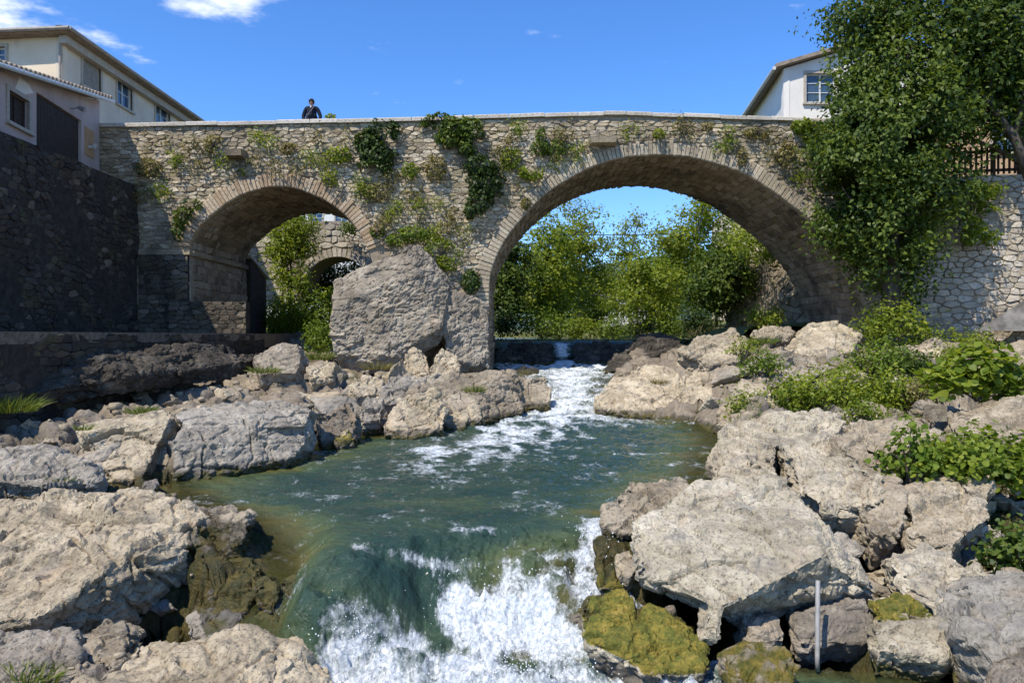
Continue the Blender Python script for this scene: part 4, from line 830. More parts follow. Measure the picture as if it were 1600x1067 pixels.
MAT['paint'] = simple('weathered_white_paint', (.50, .52, .50), (.62, .63, .60), 8, .6, .1)
MAT['stonetrim'] = simple('window_stone', (.36, .32, .26), (.46, .42, .35), 8, .85, .3)
MAT['tile'] = simple('clay_tile', (.26, .12, .07), (.42, .22, .14), 3, .85, .4, .02)
MAT['greytile'] = simple('weathered_tile', (.20, .16, .12), (.34, .28, .21), 4, .85, .4, .02)
MAT['darkboard'] = simple('dark_boarding', (.028, .022, .018), (.06, .045, .035), 6, .75, .3, .01, stretch=(1, 1, 5))
MAT['gutter'] = simple('gutter_zinc', (.26, .23, .19), (.36, .32, .27), 5, .6, .1)
class Facade:
    """vertical wall a->b (world x,y), outward normal on the right of a->b; openings (u0,u1,z0,z1) are real holes"""
    def __init__(s, root, a, b, z0, ztop_, mat, openings=(), thick=.25, name='wall'):
        s.root = root; s.off = Vector(root.location); s.a = Vector((a[0], a[1], 0)); b = Vector((b[0], b[1], 0)); s.t = (b-s.a).normalized(); s.n = Vector((s.t.y, -s.t.x, 0)); s.L = (b-s.a).length
        zt = ztop_ if callable(ztop_) else (lambda u: ztop_)
        us = sorted({0, s.L, *[o[0] for o in openings], *[o[1] for o in openings], *np.linspace(0, s.L, 4)}); zs = sorted({z0, *[o[2] for o in openings], *[o[3] for o in openings]})+[None]
        m1 = MB()
        for u, v in zip(us, us[1:]):
            if v-u < 1e-4: continue
            for z, y in zip(zs, zs[1:]):
                cu = (u+v)/2; cz = (z+(y if y is not None else z+.1))/2
                if y is not None and any(o[0] < cu < o[1] and o[2] < cz < o[3] for o in openings): continue
                t0, t1 = (zt(u), zt(v)) if y is None else (y, y)
                m1.hexa([s.p(u, 0, z), s.p(v, 0, z), s.p(v, -thick, z), s.p(u, -thick, z), s.p(u, 0, t0), s.p(v, 0, t1), s.p(v, -thick, t1), s.p(u, -thick, t0)])
        m1.build(name, mat, root)
    def p(s, u, h, z): return tuple(s.a+s.t*u+s.n*h+Vector((0, 0, z))-s.off)
    def bar(s, mb, u0, u1, z0, z1, h0, h1):
        mb.hexa([s.p(u0, h1, z0), s.p(u1, h1, z0), s.p(u1, h0, z0), s.p(u0, h0, z0), s.p(u0, h1, z1), s.p(u1, h1, z1), s.p(u1, h0, z1), s.p(u0, h0, z1)])
    def window(s, u0, u1, z0, z1, kind='glass', trim='stonetrim'):
        win = MB(); f = .06
        for a in ((u0, u0+f, z0, z1), (u1-f, u1, z0, z1), (u0+f, u1-f, z0, z0+f), (u0+f, u1-f, z1-f, z1), ((u0+u1)/2-f/2, (u0+u1)/2+f/2, z0+f, z1-f)): s.bar(win, *a, -.16, -.10)
        w_ = win.build('window', MAT['darkboard' if kind == 'darkboard' else 'paint'], s.root)
        if kind == 'glass':
            zm = [z0+f, z0+(z1-z0)*.36, z0+(z1-z0)*.68, z1-f]
            for i in range(3):
                for a, b in ((u0+f, (u0+u1)/2-f/2), ((u0+u1)/2+f/2, u1-f)):
                    g = MB(); s.bar(g, a, b, zm[i]+.015, zm[i+1]-.015, -.15, -.14); g.build('pane', MAT['glass'], w_)
            for z in zm[1:3]:
                g = MB(); s.bar(g, u0+f, u1-f, z-.015, z+.015, -.155, -.11); g.build('glazing_bar', MAT['paint'], w_)
        elif kind == 'shutter':
            for a, b in ((u0+f, (u0+u1)/2-.01), ((u0+u1)/2+.01, u1-f)):
                g = MB(); s.bar(g, a, b, z0+.03, z1-.03, -.09, -.05)
                z = z0+.12
                while z < z1-.12: s.bar(g, a+.06, b-.06, z, z+.05, -.05, -.03); z += .09
                g.build('shutter', MAT['shutter'], w_)
        else:
            g = MB(); s.bar(g, u0+f, u1-f, z0+f, z1-f, -.15, -.14); g.build('pane', MAT[kind], w_)
        g = MB(); t_ = .12
        for a in ((u0-t_, u0, z0-.02, z1+t_), (u1, u1+t_, z0-.02, z1+t_), (u0, u1, z1, z1+t_)): s.bar(g, *a, -.05, .035)
        g.build('surround', MAT[trim], w_)
        g = MB(); s.bar(g, u0-.16, u1+.16, z0-.11, z0-.021, -.08, .10); g.build('sill', MAT[trim], w_)
# --- upper house, far left
hr = empty('town_house', (-17, 30, 6.4)); tag(hr, 'cream two-storey house with shuttered windows and wide eaves at the far left', 'house'); ho = Vector(hr.location)
XH, D1, D2 = -16.6, 27.3, 39.2; EZ = 11.15
def uof(px): return XH*F/(px-800)-D1            # distance along the long front for a picture column
ops = []
for pa, pb, ya, yb in ((129, 157, 78, 140), (183, 206, 110, 168), (243, 265, 148, 200)):
    ua, ub = uof(pa), uof(pb); dm = D1+(ua+ub)/2; ops.append((ua, ub, (HY-yb)/F*dm, (HY-ya)/F*dm))
f1 = Facade(hr, (XH, D1), (XH, D2), 5.5, EZ, MAT['greyplaster'], ops)
f1.window(*ops[0], 'shutter'); f1.window(*ops[1]); f1.window(*ops[2])
ua, ub = uof(288), uof(300); f1.window(ua, ub, 7.5, 9.0, 'shutter')
f2 = Facade(hr, (XH-9, D1+.9), (XH+.02, D1-.01), 5.5, EZ, MAT['cream'], [(6.05, 6.78, 9.95, 10.75), (2, 2.8, 9.95, 10.75)]); f2.window(6.05, 6.78, 9.95, 10.75); f2.window(2, 2.8, 9.95, 10.75)
m1 = MB(); ov = .55; c0, c1, c2, c3 = (XH+ov, D1-ov, EZ), (XH+ov, D2+ov, EZ), (XH-10, D2+ov, EZ), (XH-10, D1+.4, EZ)
rz = EZ+1.3; r0, r1 = (XH-4.4, D1+4.4, rz), (XH-4.4, D2-4, rz); V = [(p[0]-ho.x, p[1]-ho.y, p[2]-ho.z) for p in (c0, c1, c2, c3, r0, r1)]; V2 = [(a, b, c-.12) for a, b, c in V[:4]]
m1.add(V+V2, [(0, 1, 5, 4), (1, 2, 5), (2, 3, 4, 5), (3, 0, 4), (6, 9, 8, 7), (0, 6, 7, 1), (1, 7, 8, 2), (2, 8, 9, 3), (3, 9, 6, 0)]); rf = m1.build('roof', MAT['greytile'], hr)
m1 = MB(); m1.tube([(XH+ov+.06-ho.x, D1-ov-.06-ho.y, EZ-.03-ho.z), (XH+ov+.06-ho.x, D2+ov-ho.y, EZ-.03-ho.z)], .075, 8); m1.tube([(XH+ov+.06-ho.x, D1-ov-.06-ho.y, EZ-.03-ho.z), (XH-10-ho.x, D1+.34-ho.y, EZ-.03-ho.z)], .075, 8); m1.build('gutter', MAT['gutter'], hr)
m1 = MB(); m1.box((XH+.002-ho.x, D1-.2-ho.y, EZ-.42-ho.z), (XH+.28-ho.x, D2-ho.y, EZ-.13-ho.z)); m1.build('cornice', MAT['stonetrim'], hr)
m1 = MB(); m1.tube([(XH-.02-ho.x, D1-.1-ho.y, EZ-.4-ho.z), (XH-.02-ho.x, D1-.1-ho.y, 6-ho.z)], .05, 8); m1.build('downpipe', MAT['gutter'], hr)
# --- lower outbuilding on the river wall
lr = empty('outbuilding', (-14, 22, 5)); tag(lr, 'faded pink outbuilding with dark boarded openings on top of the river wall', 'outbuilding'); lo_ = Vector(lr.location)
A0, A1 = (-12.78, 16.3), (-13.92, 24.96)
tl = math.hypot(A1[0]-A0[0], A1[1]-A0[1])
def lroof(u): return float(np.interp(u, [0, tl], [6.28, 7.92]))
def lu(px):                                      # distance along the front for a picture column
    k = (px-800)/F; dx, dy = A1[0]-A0[0], A1[1]-A0[1]; s = (k*A0[1]-A0[0])/(dx-k*dy); return s*tl, A0[1]+s*dy
def lop(pa, pb, ya, yb):
    ua, da = lu(pa); ub, db = lu(pb); dm = (da+db)/2; return (ua, ub, (HY-yb)/F*dm, (HY-ya)/F*dm)
o1, o2 = lop(13, 45, 150, 197), lop(57, 127, 168, 248)
f3 = Facade(lr, A0, A1, 4.9, lroof, MAT['pink'], [o1, o2]); f3.window(*o1, 'darkboard')
g = MB(); f3.bar(g, o2[0], o2[1], o2[2], o2[3], -.14, -.10); dd_ = g.build('boarded_door', MAT['darkboard'], lr)
u = o2[0]+.05
while u < o2[1]-.05:
    g = MB(); f3.bar(g, u, min(u+.17, o2[1]), o2[2]+.01, o2[3]-.01, -.10, -.085); g.build('plank', MAT['darkboard'], dd_); u += .185
o3 = lop(132, 146, 202, 245); g = MB(); f3.bar(g, o3[0], o3[1], o3[2], o3[3], 0, .03); g.build('notice_board', simple('ochre_board', (.40, .25, .13), (.48, .32, .18), 4), lr)
u_, d_ = lu(137); zc = (HY-230)/F*d_; g = MB(); g.tube([f3.p(u_, .03, zc), f3.p(u_, .2, zc), f3.p(u_, .22, zc+.1)], [.05, .07, .09], 8); g.build('lamp', MAT['paint'], lr)
u_, d_ = lu(110); zc = (HY-170)/F*d_; g = MB(); g.tube([f3.p(u_, 0, zc), f3.p(u_, .25, zc+.03)], [.02, .02], 6); g.tube([f3.p(u_, .22, zc+.05), f3.p(u_, .42, zc-.03)], [.05, .09], 8); g.build('wall_lamp', MAT['metal'], lr)
g = MB(); q = [f3.p(lu(x_)[0], .012, (HY-y_)/F*lu(x_)[1]) for x_, y_ in ((22, 140), (36, 148), (52, 146), (44, 132), (30, 120))]; q2 = [f3.p(lu(x_)[0], -.01, (HY-y_)/F*lu(x_)[1]) for x_, y_ in ((22, 140), (36, 148), (52, 146), (44, 132), (30, 120))]
g.add(q+q2, [(0, 1, 2, 3, 4)]+[(i, (i+1) % 5, 5+(i+1) % 5, 5+i) for i in range(5)]); g.build('bare_plaster_patch', MAT['white'], lr)
f4 = Facade(lr, A1, (A1[0]-5, A1[1]+.02), 4.9, lroof(tl), MAT['pink'], name='end_wall')
f5 = Facade(lr, (A0[0]-5, A0[1]-.3), A0, 4.9, lroof(0), MAT['pink'], name='end_wall')
g = MB(); ro = lambda u, h, dz: f3.p(u, h, lroof(u)+dz)
g.hexa([ro(-.3, .35, 0), ro(tl+.05, .35, 0), ro(tl+.05, -5, .9), ro(-.3, -5, .9), ro(-.3, .35, .1), ro(tl+.05, .35, .1), ro(tl+.05, -5, 1.0), ro(-.3, -5, 1.0)]); rf = g.build('roof', MAT['greytile'], lr)
u = -.25
while u < tl:
    g = MB(); g.tube([ro(u, .42, .10), ro(u, -4.9, 1.02)], .085, 6); g.build('roof_tile', MAT['greytile'], rf); u += .24
g = MB(); g.tube([ro(-.3, .43, 0), ro(tl+.05, .43, 0)], .06, 8); g.build('gutter', MAT['paint'], lr)
# --- right house behind the bridge
rr = empty('gabled_house', (12, 34, 6.4)); tag(rr, 'white gabled house with a dark window behind the ivy, right end of the bridge', 'house'); ro_ = Vector(rr.location)
GX, GD = 11.75, 32.0
gtop = lambda u: 11.55+u*.30 if u < 4 else 11.55+4*.30-(u-4)*.3
gw = (.98, 2.25, 10.1, 11.35)
f6 = Facade(rr, (GX, GD), (GX+8, GD), 5.5, gtop, MAT['white'], [gw]); f6.window(*gw)
f7 = Facade(rr, (GX+1.0, GD+8), (GX, GD), 5.5, 11.55, MAT['white'], name='side_wall')
g = MB()
for s_ in (0, 1):
    if s_ == 0: a, b = (-.45, 11.50), (4.05, 12.82)
    else: a, b = (4.05, 12.82), (8.5, 11.5)
    g.hexa([f6.p(a[0], .35, a[1]), f6.p(b[0], .35, b[1]), (f6.p(b[0], -8.4, b[1])[0]+1, f6.p(b[0], -8.4, b[1])[1], b[1]-ro_.z), (f6.p(a[0], -8.4, a[1])[0]+1, f6.p(a[0], -8.4, a[1])[1], a[1]-ro_.z),
            f6.p(a[0], .35, a[1]+.16), f6.p(b[0], .35, b[1]+.16), (f6.p(b[0], -8.4, b[1])[0]+1, f6.p(b[0], -8.4, b[1])[1], b[1]+.16-ro_.z), (f6.p(a[0], -8.4, a[1])[0]+1, f6.p(a[0], -8.4, a[1])[1], a[1]+.16-ro_.z)])
g.build('roof', MAT['greytile'], rr)
g = MB(); g.tube([f6.p(-.5, .3, 11.48), (f6.p(-.5, -8.3, 0)[0]+1, f6.p(-.5, -8.3, 0)[1], 11.48-ro_.z)], .08, 8); g.build('gutter', MAT['paint'], rr)
# --- ochre house with red roof at the far right
orr = empty('ochre_house', (21, 31, 6)); tag(orr, 'ochre house with a red tiled roof glimpsed behind the tree at the right edge', 'house')
f8 = Facade(orr, (18.2, 30), (27, 28.5), 4, 10.3, MAT['ochre'], [(1.2, 2.2, 7.4, 9)]); f8.window(1.2, 2.2, 7.4, 9)
f9 = Facade(orr, (18.5, 37), (18.2, 30), 4, 10.3, MAT['ochre'], name='side_wall')
g = MB(); g.hexa([f8.p(-.5, .5, 10.2), f8.p(9.2, .5, 10.2), f8.p(9.2, -4, 12.4), f8.p(-.5, -4, 12.4), f8.p(-.5, .5, 10.32), f8.p(9.2, .5, 10.32), f8.p(9.2, -4, 12.52), f8.p(-.5, -4, 12.52)]); rf = g.build('roof', MAT['tile'], orr)
u = -.4
while u < 5:
    g = MB(); g.tube([f8.p(u, .55, 10.33), f8.p(u, -4, 12.54)], .10, 6); g.build('roof_tile', MAT['tile'], rf); u += .26
# --- buildings beyond the bridge
fr_ = empty('far_white_house', (8, 72, 0)); tag(fr_, 'white house wall half hidden by trees beyond the big arch', 'house')
f = Facade(fr_, (8.4, 72), (13, 72), -1, 5.0, MAT['farwhite'], [(.8, 1.6, 2.2, 3.5), (2.8, 3.6, 2.2, 3.5)])
for u in (.8, 2.8): f.window(u, u+.8, 2.2, 3.5)
g = MB(); g.hexa([f.p(-.4, .5, 5), f.p(5, .5, 5), f.p(5, -5, 6.2), f.p(-.4, -5, 6.2), f.p(-.4, .5, 5.2), f.p(5, .5, 5.2), f.p(5, -5, 6.4), f.p(-.4, -5, 6.4)]); g.build('roof', MAT['tile'], fr_)
fr_ = empty('cream_house', (17, 52, 0)); tag(fr_, 'cream house corner showing at the right inside the big arch', 'house')
f = Facade(fr_, (15.6, 52), (24, 50), -1, 9.2, MAT['cream'], [(2.2, 3.2, 6, 7.6)]); f.window(2.2, 3.2, 6, 7.6)
f_ = Facade(fr_, (16.2, 60), (15.6, 52), -1, 9.2, MAT['cream'], name='side_wall')
g = MB(); g.hexa([f.p(-.5, .6, 9.2), f.p(9, .6, 9.2), f.p(9, -6, 11), f.p(-.5, -6, 11), f.p(-.5, .6, 9.4), f.p(9, .6, 9.4), f.p(9, -6, 11.2), f.p(-.5, -6, 11.2)]); g.build('roof', MAT['tile'], fr_)
fr_ = empty('far_grey_house', (-16, 62, 0)); tag(fr_, 'pale grey building seen high through the small arch', 'house')
f = Facade(fr_, (-21, 62), (-8, 62), -1, 12.5, MAT['farwhite'], [(2+i*2.1, 3+i*2.1, 9.0, 10.3) for i in range(5)])
for i in range(5): f.window(2+i*2.1, 3+i*2.1, 9.0, 10.3)
g = MB(); g.hexa([f.p(-.5, .6, 12.5), f.p(13.5, .6, 12.5), f.p(13.5, -6, 14), f.p(-.5, -6, 14), f.p(-.5, .6, 12.7), f.p(13.5, .6, 12.7), f.p(13.5, -6, 14.2), f.p(-.5, -6, 14.2)]); g.build('roof', MAT['greytile'], fr_)
# side bridge over the mill channel, through the small arch
sb = empty('side_bridge', (-10.5, 38, 0)); tag(sb, 'low stone arch crossing a side channel, seen through the small arch', 'bridge'); so = Vector(sb.location)
k38 = F/38.; s2 = lambda px, py: ((px-800)/k38-so.x, (HY-py)/k38)
ar = spline([s2(*p) for p in ((478, 470), (480, 432), (492, 414), (510, 404), (528, 401), (545, 404), (562, 414), (574, 432), (576, 470))], 8)
pf = [(-10, ar[0].y)]+[(p.x, p.y) for p in ar]+[(9, ar[-1].y), (9, 5.9), (-10, 5.9)]
bm = bmesh.new(); fr = [bm.verts.new((x, 0, z)) for x, z in pf]; bk = [bm.verts.new((x, 2.5, z)) for x, z in pf]; bm.faces.new(fr); bm.faces.new(bk[::-1])
for i in range(len(fr)):
    j = (i+1) % len(fr); bm.faces.new((fr[j], fr[i], bk[i], bk[j]))
bm.normal_update(); bmesh.ops.triangulate(bm, ngon_method='EAR_CLIP', faces=[f_ for f_ in bm.faces if len(f_.verts) > 4]); bmesh.ops.recalc_face_normals(bm, faces=bm.faces)
me = bpy.data.meshes.new('core'); bm.to_mesh(me); bm.free(); put('core', me, MAT['mortar'], sb)
pl = []
for poly in cells(-10, 9, 1.5, 5.85, .5, .28, 77):
    cx = sum(p[0] for p in poly)/len(poly); cz = sum(p[1] for p in poly)/len(poly)
    if min((q.x-cx)**2+(q.y-cz)**2 for q in ar) < .2 or (ar[0].x < cx < ar[-1].x and cz < 4.1 and cz < np.interp(cx, [q.x for q in ar], [q.y for q in ar])): continue
    pl.append(poly)
lay(sb, pl, lambda x, z, h: (x, -h, z), MAT['rubble'], 'stone', 120, 78, .018, .05, 'rubble_infill')
rp = resample(ar[4:-4], .22)
for a, b in zip(rp, rp[1:]):
    t = (b-a).normalized(); n = Vector((-t.y, t.x)); g = MB(); q = [a+t*.01, b-t*.01, b-t*.01+n*.42, a+t*.01+n*.42]
    g.hexa([(q[0].x, -.06, q[0].y), (q[1].x, -.06, q[1].y), (q[1].x, .3, q[1].y), (q[0].x, .3, q[0].y), (q[3].x, -.06, q[3].y), (q[2].x, -.06, q[2].y), (q[2].x, .3, q[2].y), (q[3].x, .3, q[3].y)]); g.build('voussoir', MAT['rubble'], sb)
# dark stone hut behind the left pier
ht = empty('stone_hut', (-10.5, 31, 0)); tag(ht, 'dark little stone hut beside the footpath behind the small arch', 'hut')
f = Facade(ht, (-12.6, 31.4), (-11.1, 31.4), -.2, 3.3, MAT['darkmortar']); f_ = Facade(ht, (-11.1, 31.4), (-11.3, 34), -.2, lambda u: 3.3-u*.28, MAT['darkmortar'], name='side_wall')
g = MB(); g.hexa([(-2.3, .2, 3.25), (-.5, .2, 3.32), (-.7, 3.2, 2.6), (-2.3, 3.2, 2.6), (-2.3, .2, 3.37), (-.5, .2, 3.44), (-.7, 3.2, 2.72), (-2.3, 3.2, 2.72)]); g.build('roof', MAT['stonetrim'], ht)
# metal pole under the overhang, cable beyond the arch
a, b = P(1277, 1022, 6.75), P(1278, 912, 7.0); g = MB(); g.tube([a-Vector((0, 0, .15)), a, b, b+(b-a)*.05], .022, 12); tag(g.build('metal_pole', MAT['metal'], None, True), 'thin grey metal pole propped under the overhang of the huge boulder', 'pole')
g = MB(); pts = []
for i in range(25):
    t = i/24; p = P(700+470*t, 366, 44); p.z -= .25*(1-(2*t-1)**2)-.2; pts.append(p)
g.tube(pts, .025, 5); tag(g.build('cable', MAT['cable']), 'thin dark cable strung across the river beyond the big arch', 'cable')
# ------------------------------------------------------------------ ground beyond, hill
def far_ground():
    xs = np.concatenate([np.linspace(-900, -40, 24), np.linspace(-38, 38, 90), np.linspace(40, 900, 24)]); ys = np.concatenate([np.linspace(30.3, 80, 90), np.linspace(84, 2500, 40)])
    X, Y = np.meshgrid(xs, ys); X = X.ravel(); Y = Y.ravel(); p = np.stack([X, Y, 0*X], 1)
    xl, xr = chan(Y); xl = np.where(Y > 31, np.interp(Y, [31, 36, 50, 75, 80], [-1.2, -5, -6.5, -7, -2]), xl); xr = np.where(Y > 31, np.interp(Y, [31, 40, 46, 60, 75], [7.5, 9.5, 8, 4, 0]), xr)
    ins = np.minimum(X-xl, xr-X); ins = np.where(Y > 70, -np.maximum(1, (Y-70)*.2), ins)
    z = np.where(ins > 0, -.155-np.clip(ins, 0, .7), -.15+np.clip(-ins*.35, 0, .55)+sst(2, 14, -ins)*1.0)+.12*fbm(p*.35, 3, 4)*(ins < -.2)
    z = np.where((X > 10.5) & (Y > 31), z-.0, z); z = np.where(Y < 31.5, np.minimum(z, -.5+(np.abs(X-3) > 6)*.9), z)
    z = np.where((X < -4.5) & (X > -18) & (Y < 46), np.minimum(z, -.05+.1*fbm(p*.5, 2, 14)+np.clip((Y-36)*.04, -.2, .3)), z)
    n, r = len(xs), len(ys); idx = np.arange(n*r).reshape(r, n); Fq = np.stack([idx[:-1, :-1].ravel(), idx[:-1, 1:].ravel(), idx[1:, 1:].ravel(), idx[1:, :-1].ravel()], 1)
    o = put('ground', mesh_np('ground', np.stack([X, Y, z], 1), Fq, None, True), MAT['meadow']); o['kind'] = 'structure'
    xs = np.linspace(-700, 900, 90); ys = np.linspace(650, 1500, 50); X, Y = np.meshgrid(xs, ys); X = X.ravel(); Y = Y.ravel()
    z = 115*np.exp(-((X-190)/300)**2-((Y-1000)/260)**2)+80*np.exp(-((X+450)/220)**2-((Y-1050)/240)**2)+26*fbm(np.stack([X, Y, 0*X], 1)*.006, 4, 3)-15
    idx = np.arange(90*50).reshape(50, 90); Fq = np.stack([idx[:-1, :-1].ravel(), idx[:-1, 1:].ravel(), idx[1:, 1:].ravel(), idx[1:, :-1].ravel()], 1)
    o = put('hills', mesh_np('hills', np.stack([X, Y, z], 1), Fq, None, True), MAT['hill']); o['kind'] = 'structure'
far_ground()
# ------------------------------------------------------------------ vegetation
def leaf_mesh(C, Nn, size, rg, wid=.5, fold=.18, big=False, droop=0.):
    n = len(C); T = rg.normal(size=(n, 3)); T[:, 2] -= droop; T -= (T*Nn).sum(1)[:, None]*Nn; T /= np.linalg.norm(T, axis=1)[:, None]+1e-9; B = np.cross(Nn, T)
    s = size[:, None]
    if not big:
        V = np.stack([C-T*s*.5, C+B*s*wid*.5+Nn*s*fold, C+T*s*.5, C-B*s*wid*.5+Nn*s*fold], 1).reshape(-1, 3)
        Fq = np.arange(n*4).reshape(-1, 4); rep = 4
    else:
        pr = ((-.5, 0, 0), (-.42, .42, .5), (-.05, .5, .6), (.3, .26, .3), (.55, 0, -.3), (.3, -.26, .3), (-.05, -.5, .6), (-.42, -.42, .5), (-.05, 0, 0))
        V = np.stack([C+T*s*a+B*s*b*wid*2+Nn*s*fold*c for a, b, c in pr], 1).reshape(-1, 3); k = np.arange(n)[:, None]*9
        Fq = (k[:, :, None]+np.array([(8, 0, 1, 2), (8, 2, 3, 4), (8, 4, 5, 6), (8, 6, 7, 0)])[None]).reshape(-1, 4); rep = 9
    return V, Fq, rep
def unit(a): return a/(np.linalg.norm(a, axis=1)[:, None]+1e-9)
def foliage(name, blobs, n, size, mat, parent, seed, gap=.35, gapf=1.2, wid=.55, up=.45, tuft=0, big=False, shell=.5, droop=0., tone=1., spread=2.6):
    """leaves through the volume of ellipsoid blobs (centre, radii), gathered in tufts, with gaps"""
    rg = np.random.RandomState(seed); vol = np.array([r[0]*r[1]*r[2] for c, r in blobs])**.75; bi = rg.choice(len(blobs), n, p=vol/vol.sum())
    c = np.array([b[0] for b in blobs], float)[bi]; r = np.array([b[1] for b in blobs], float)[bi]
    dr = unit(rg.normal(size=(n, 3))); rad = shell+(1-shell)*rg.rand(n)**.6; rad *= 1+.30*perlin(dr*2.1+bi[:, None]*3.7, seed)
    q = c+dr*r*rad[:, None]
    if tuft:
        k = max(1, n//tuft); cen = q[:k]; ti = rg.randint(0, k, n); ts = (size*spread)*rg.normal(size=(n, 3))*.55; q = cen[ti]+ts; dr = unit(dr[ti]+.6*unit(ts)); trnd = rg.rand(k)[ti]
    else: trnd = rg.rand(n)
    kp = perlin(q*gapf, seed+3) > -gap*.9+rg.uniform(-.15, .15, n)*1.; kp = perlin(q*gapf, seed+3) > (gap-.75)
    if kp.sum() < 8: kp[:] = True
    q, dr, trnd = q[kp], dr[kp], trnd[kp]; n = len(q)
    Nn = unit(dr*.7+rg.normal(size=(n, 3))*.55+np.array([0, -.1, up])); sz = size*rg.uniform(.5, 1.5, n)
    V, Fq, rep = leaf_mesh(q, Nn, sz, rg, wid, big=big, droop=droop)
    rnd = np.clip(tone*(.6*trnd+.3*rg.rand(n)+.3*(.4+.6*perlin(q*.7, seed+8))), 0, 1)
    m = mesh_np(name, V, Fq.astype(np.int32), {'rnd': np.repeat(rnd, rep)}, False); return put(name, m, mat, parent)
def tree(name, label, base, height, blobs, n, size, mat, bark='bark', seed=1, group=None, trunk_r=.2, lean=(0, 0), **kw):
    base = Vector(base); r = empty(name, base); tag(r, label, 'tree', group); rg = random.Random(seed); mb = MB()
    bl = [(tuple(Vector(c)-base), rr) for c, rr in blobs]; top = Vector((lean[0], lean[1], height*.62)); pts = []
    for i in range(7):
        t = i/6; pts.append(Vector((top.x*t+rg.uniform(-.06, .06)*height*.1, top.y*t+rg.uniform(-.06, .06)*height*.1, top.z*t)))
    mb.tube(pts, [trunk_r*(1-.7*i/6) for i in range(7)], 8)
    for c, rr in bl:
        c = Vector(c); s = pts[min(6, max(1, int(6*min(1, max(.15, (c.z-rr[2]*.7)/max(.1, top.z))))))]; mid_ = s.lerp(c, .5)+Vector((rg.uniform(-.1, .1), rg.uniform(-.1, .1), .12))*height*.1
        mb.tube([s, mid_, c, c+Vector((rg.uniform(-.4, .4)*rr[0], rg.uniform(-.4, .4)*rr[1], rr[2]*.6))], [trunk_r*.45, trunk_r*.3, trunk_r*.16, .012], 6)
        for k in range(5):
            e = c+Vector((rg.uniform(-.85, .85)*rr[0], rg.uniform(-.85, .85)*rr[1], rg.uniform(-.5, .9)*rr[2])); m_ = c.lerp(mid_, rg.uniform(0, .5))
            mb.tube([m_, m_.lerp(e, .55)+Vector((0, 0, .05*height*.2)), e], [trunk_r*.16, trunk_r*.1, .008], 5)
    mb.build('trunk', MAT[bark], r, True)
    foliage('crown', bl, n, size, MAT[mat], r, seed, **kw); return r
def plant(name, label, cat, base, blobs, n, size, mat, seed, group=None, stems=6, **kw):
    base = Vector(base); r = empty(name, base); tag(r, label, cat, group); rg = random.Random(seed); bl = [(tuple(Vector(c)-base), rr) for c, rr in blobs]; mb = MB()
    for k in range(stems):
        c, rr = rg.choice(bl); e = Vector(c)+Vector((rg.uniform(-.7, .7)*rr[0], rg.uniform(-.7, .7)*rr[1], rg.uniform(-.4, .8)*rr[2])); s = Vector((rg.uniform(-.08, .08), rg.uniform(-.03, .03), 0))
        mb.tube([s, s.lerp(e, .5)+Vector((0, -.03, .04)), e], [.014, .010, .004], 4)
    mb.build('stem', MAT['bark'], r)
    foliage('leaves', bl, n, size, MAT[mat], r, seed, **kw); return r
def blade_tuft(name, label, base, rad, n, h, mat, seed, cat='grass tuft', kind=None, group=None, pts=None):
    rg = np.random.RandomState(seed); base = np.array(base, float)
    if pts is None:
        a = rg.rand(n)*6.283; rr = rad*np.sqrt(rg.rand(n)); p = np.stack([rr*np.cos(a), rr*np.sin(a)*.7, -.04+0*rr], 1)
    else: p = pts-base; n = len(p); rr = rg.rand(n)*rad
    dr = unit(np.concatenate([p[:, :2]*(1.1/max(rad, .01)) if pts is None else rg.normal(size=(n, 2))*.45, np.ones((n, 1))], 1)+rg.normal(size=(n, 3))*.25)
    hh = h*rg.uniform(.5, 1.2, n)[:, None]; sd = unit(np.cross(dr, rg.normal(size=(n, 3)))); wv = .010+.010*h
    bend = np.concatenate([dr[:, :2]*.6, -np.ones((n, 1))*.25], 1)*hh*.5
    V = np.stack([p-sd*wv*.5, p+sd*wv*.5, p+dr*hh*.55+sd*wv*.4, p+dr*hh*.55-sd*wv*.4, p+dr*hh+bend], 1).reshape(-1, 3); k = np.arange(n)[:, None]*5
    m = mesh_np(name, V, [(k+np.array([0, 1, 2, 3])).astype(np.int32), (k+np.array([3, 2, 4])).astype(np.int32)], {'rnd': np.repeat(rg.rand(n), 5)})
    return tag(put(name, m, MAT[mat], None, base), label, cat, group, kind)
def E(px, py, d, rx, ry, rz): p = P(px, py, d); return (tuple(p), (rx/F*d, ry, rz/F*d))     # ellipsoid from picture place, depth and size
# --- ivy and weeds on the bridge face
def wallplant(label, px, py, rw, rh, n, size, mat, seed, name='wall_plant', cat='plant', bl=None, dy=0, thick=.28, **kw):
    b = [E(px, py, 24.85, rw, thick, rh)] if bl is None else [E(*q[:2], 24.85, q[2], thick, q[3]) for q in bl]
    return plant(name, label, cat, P(px, py+rh*.2, 24.98), b, n, size, MAT and mat, seed, 'plants growing on the bridge face', 7, droop=.7, **kw)
wallplant('dense dark ivy hanging from the parapet, left of the brighter clump', 590, 230, 30, 40, 2300, .13, 'leafdark', 101, 'ivy_clump', 'ivy', [(598, 205, 28, 18), (575, 222, 24, 20), (590, 240, 30, 22), (585, 262, 30, 14)], gap=.4, thick=.3)
wallplant('bright green ivy clump spilling over the parapet top', 695, 195, 40, 20, 2200, .13, 'leaf', 102, 'ivy_clump', 'ivy', [(685, 190, 28, 13), (712, 200, 26, 18), (700, 215, 22, 15), (735, 205, 22, 24), (730, 232, 14, 14)], gap=.4, thick=.34)
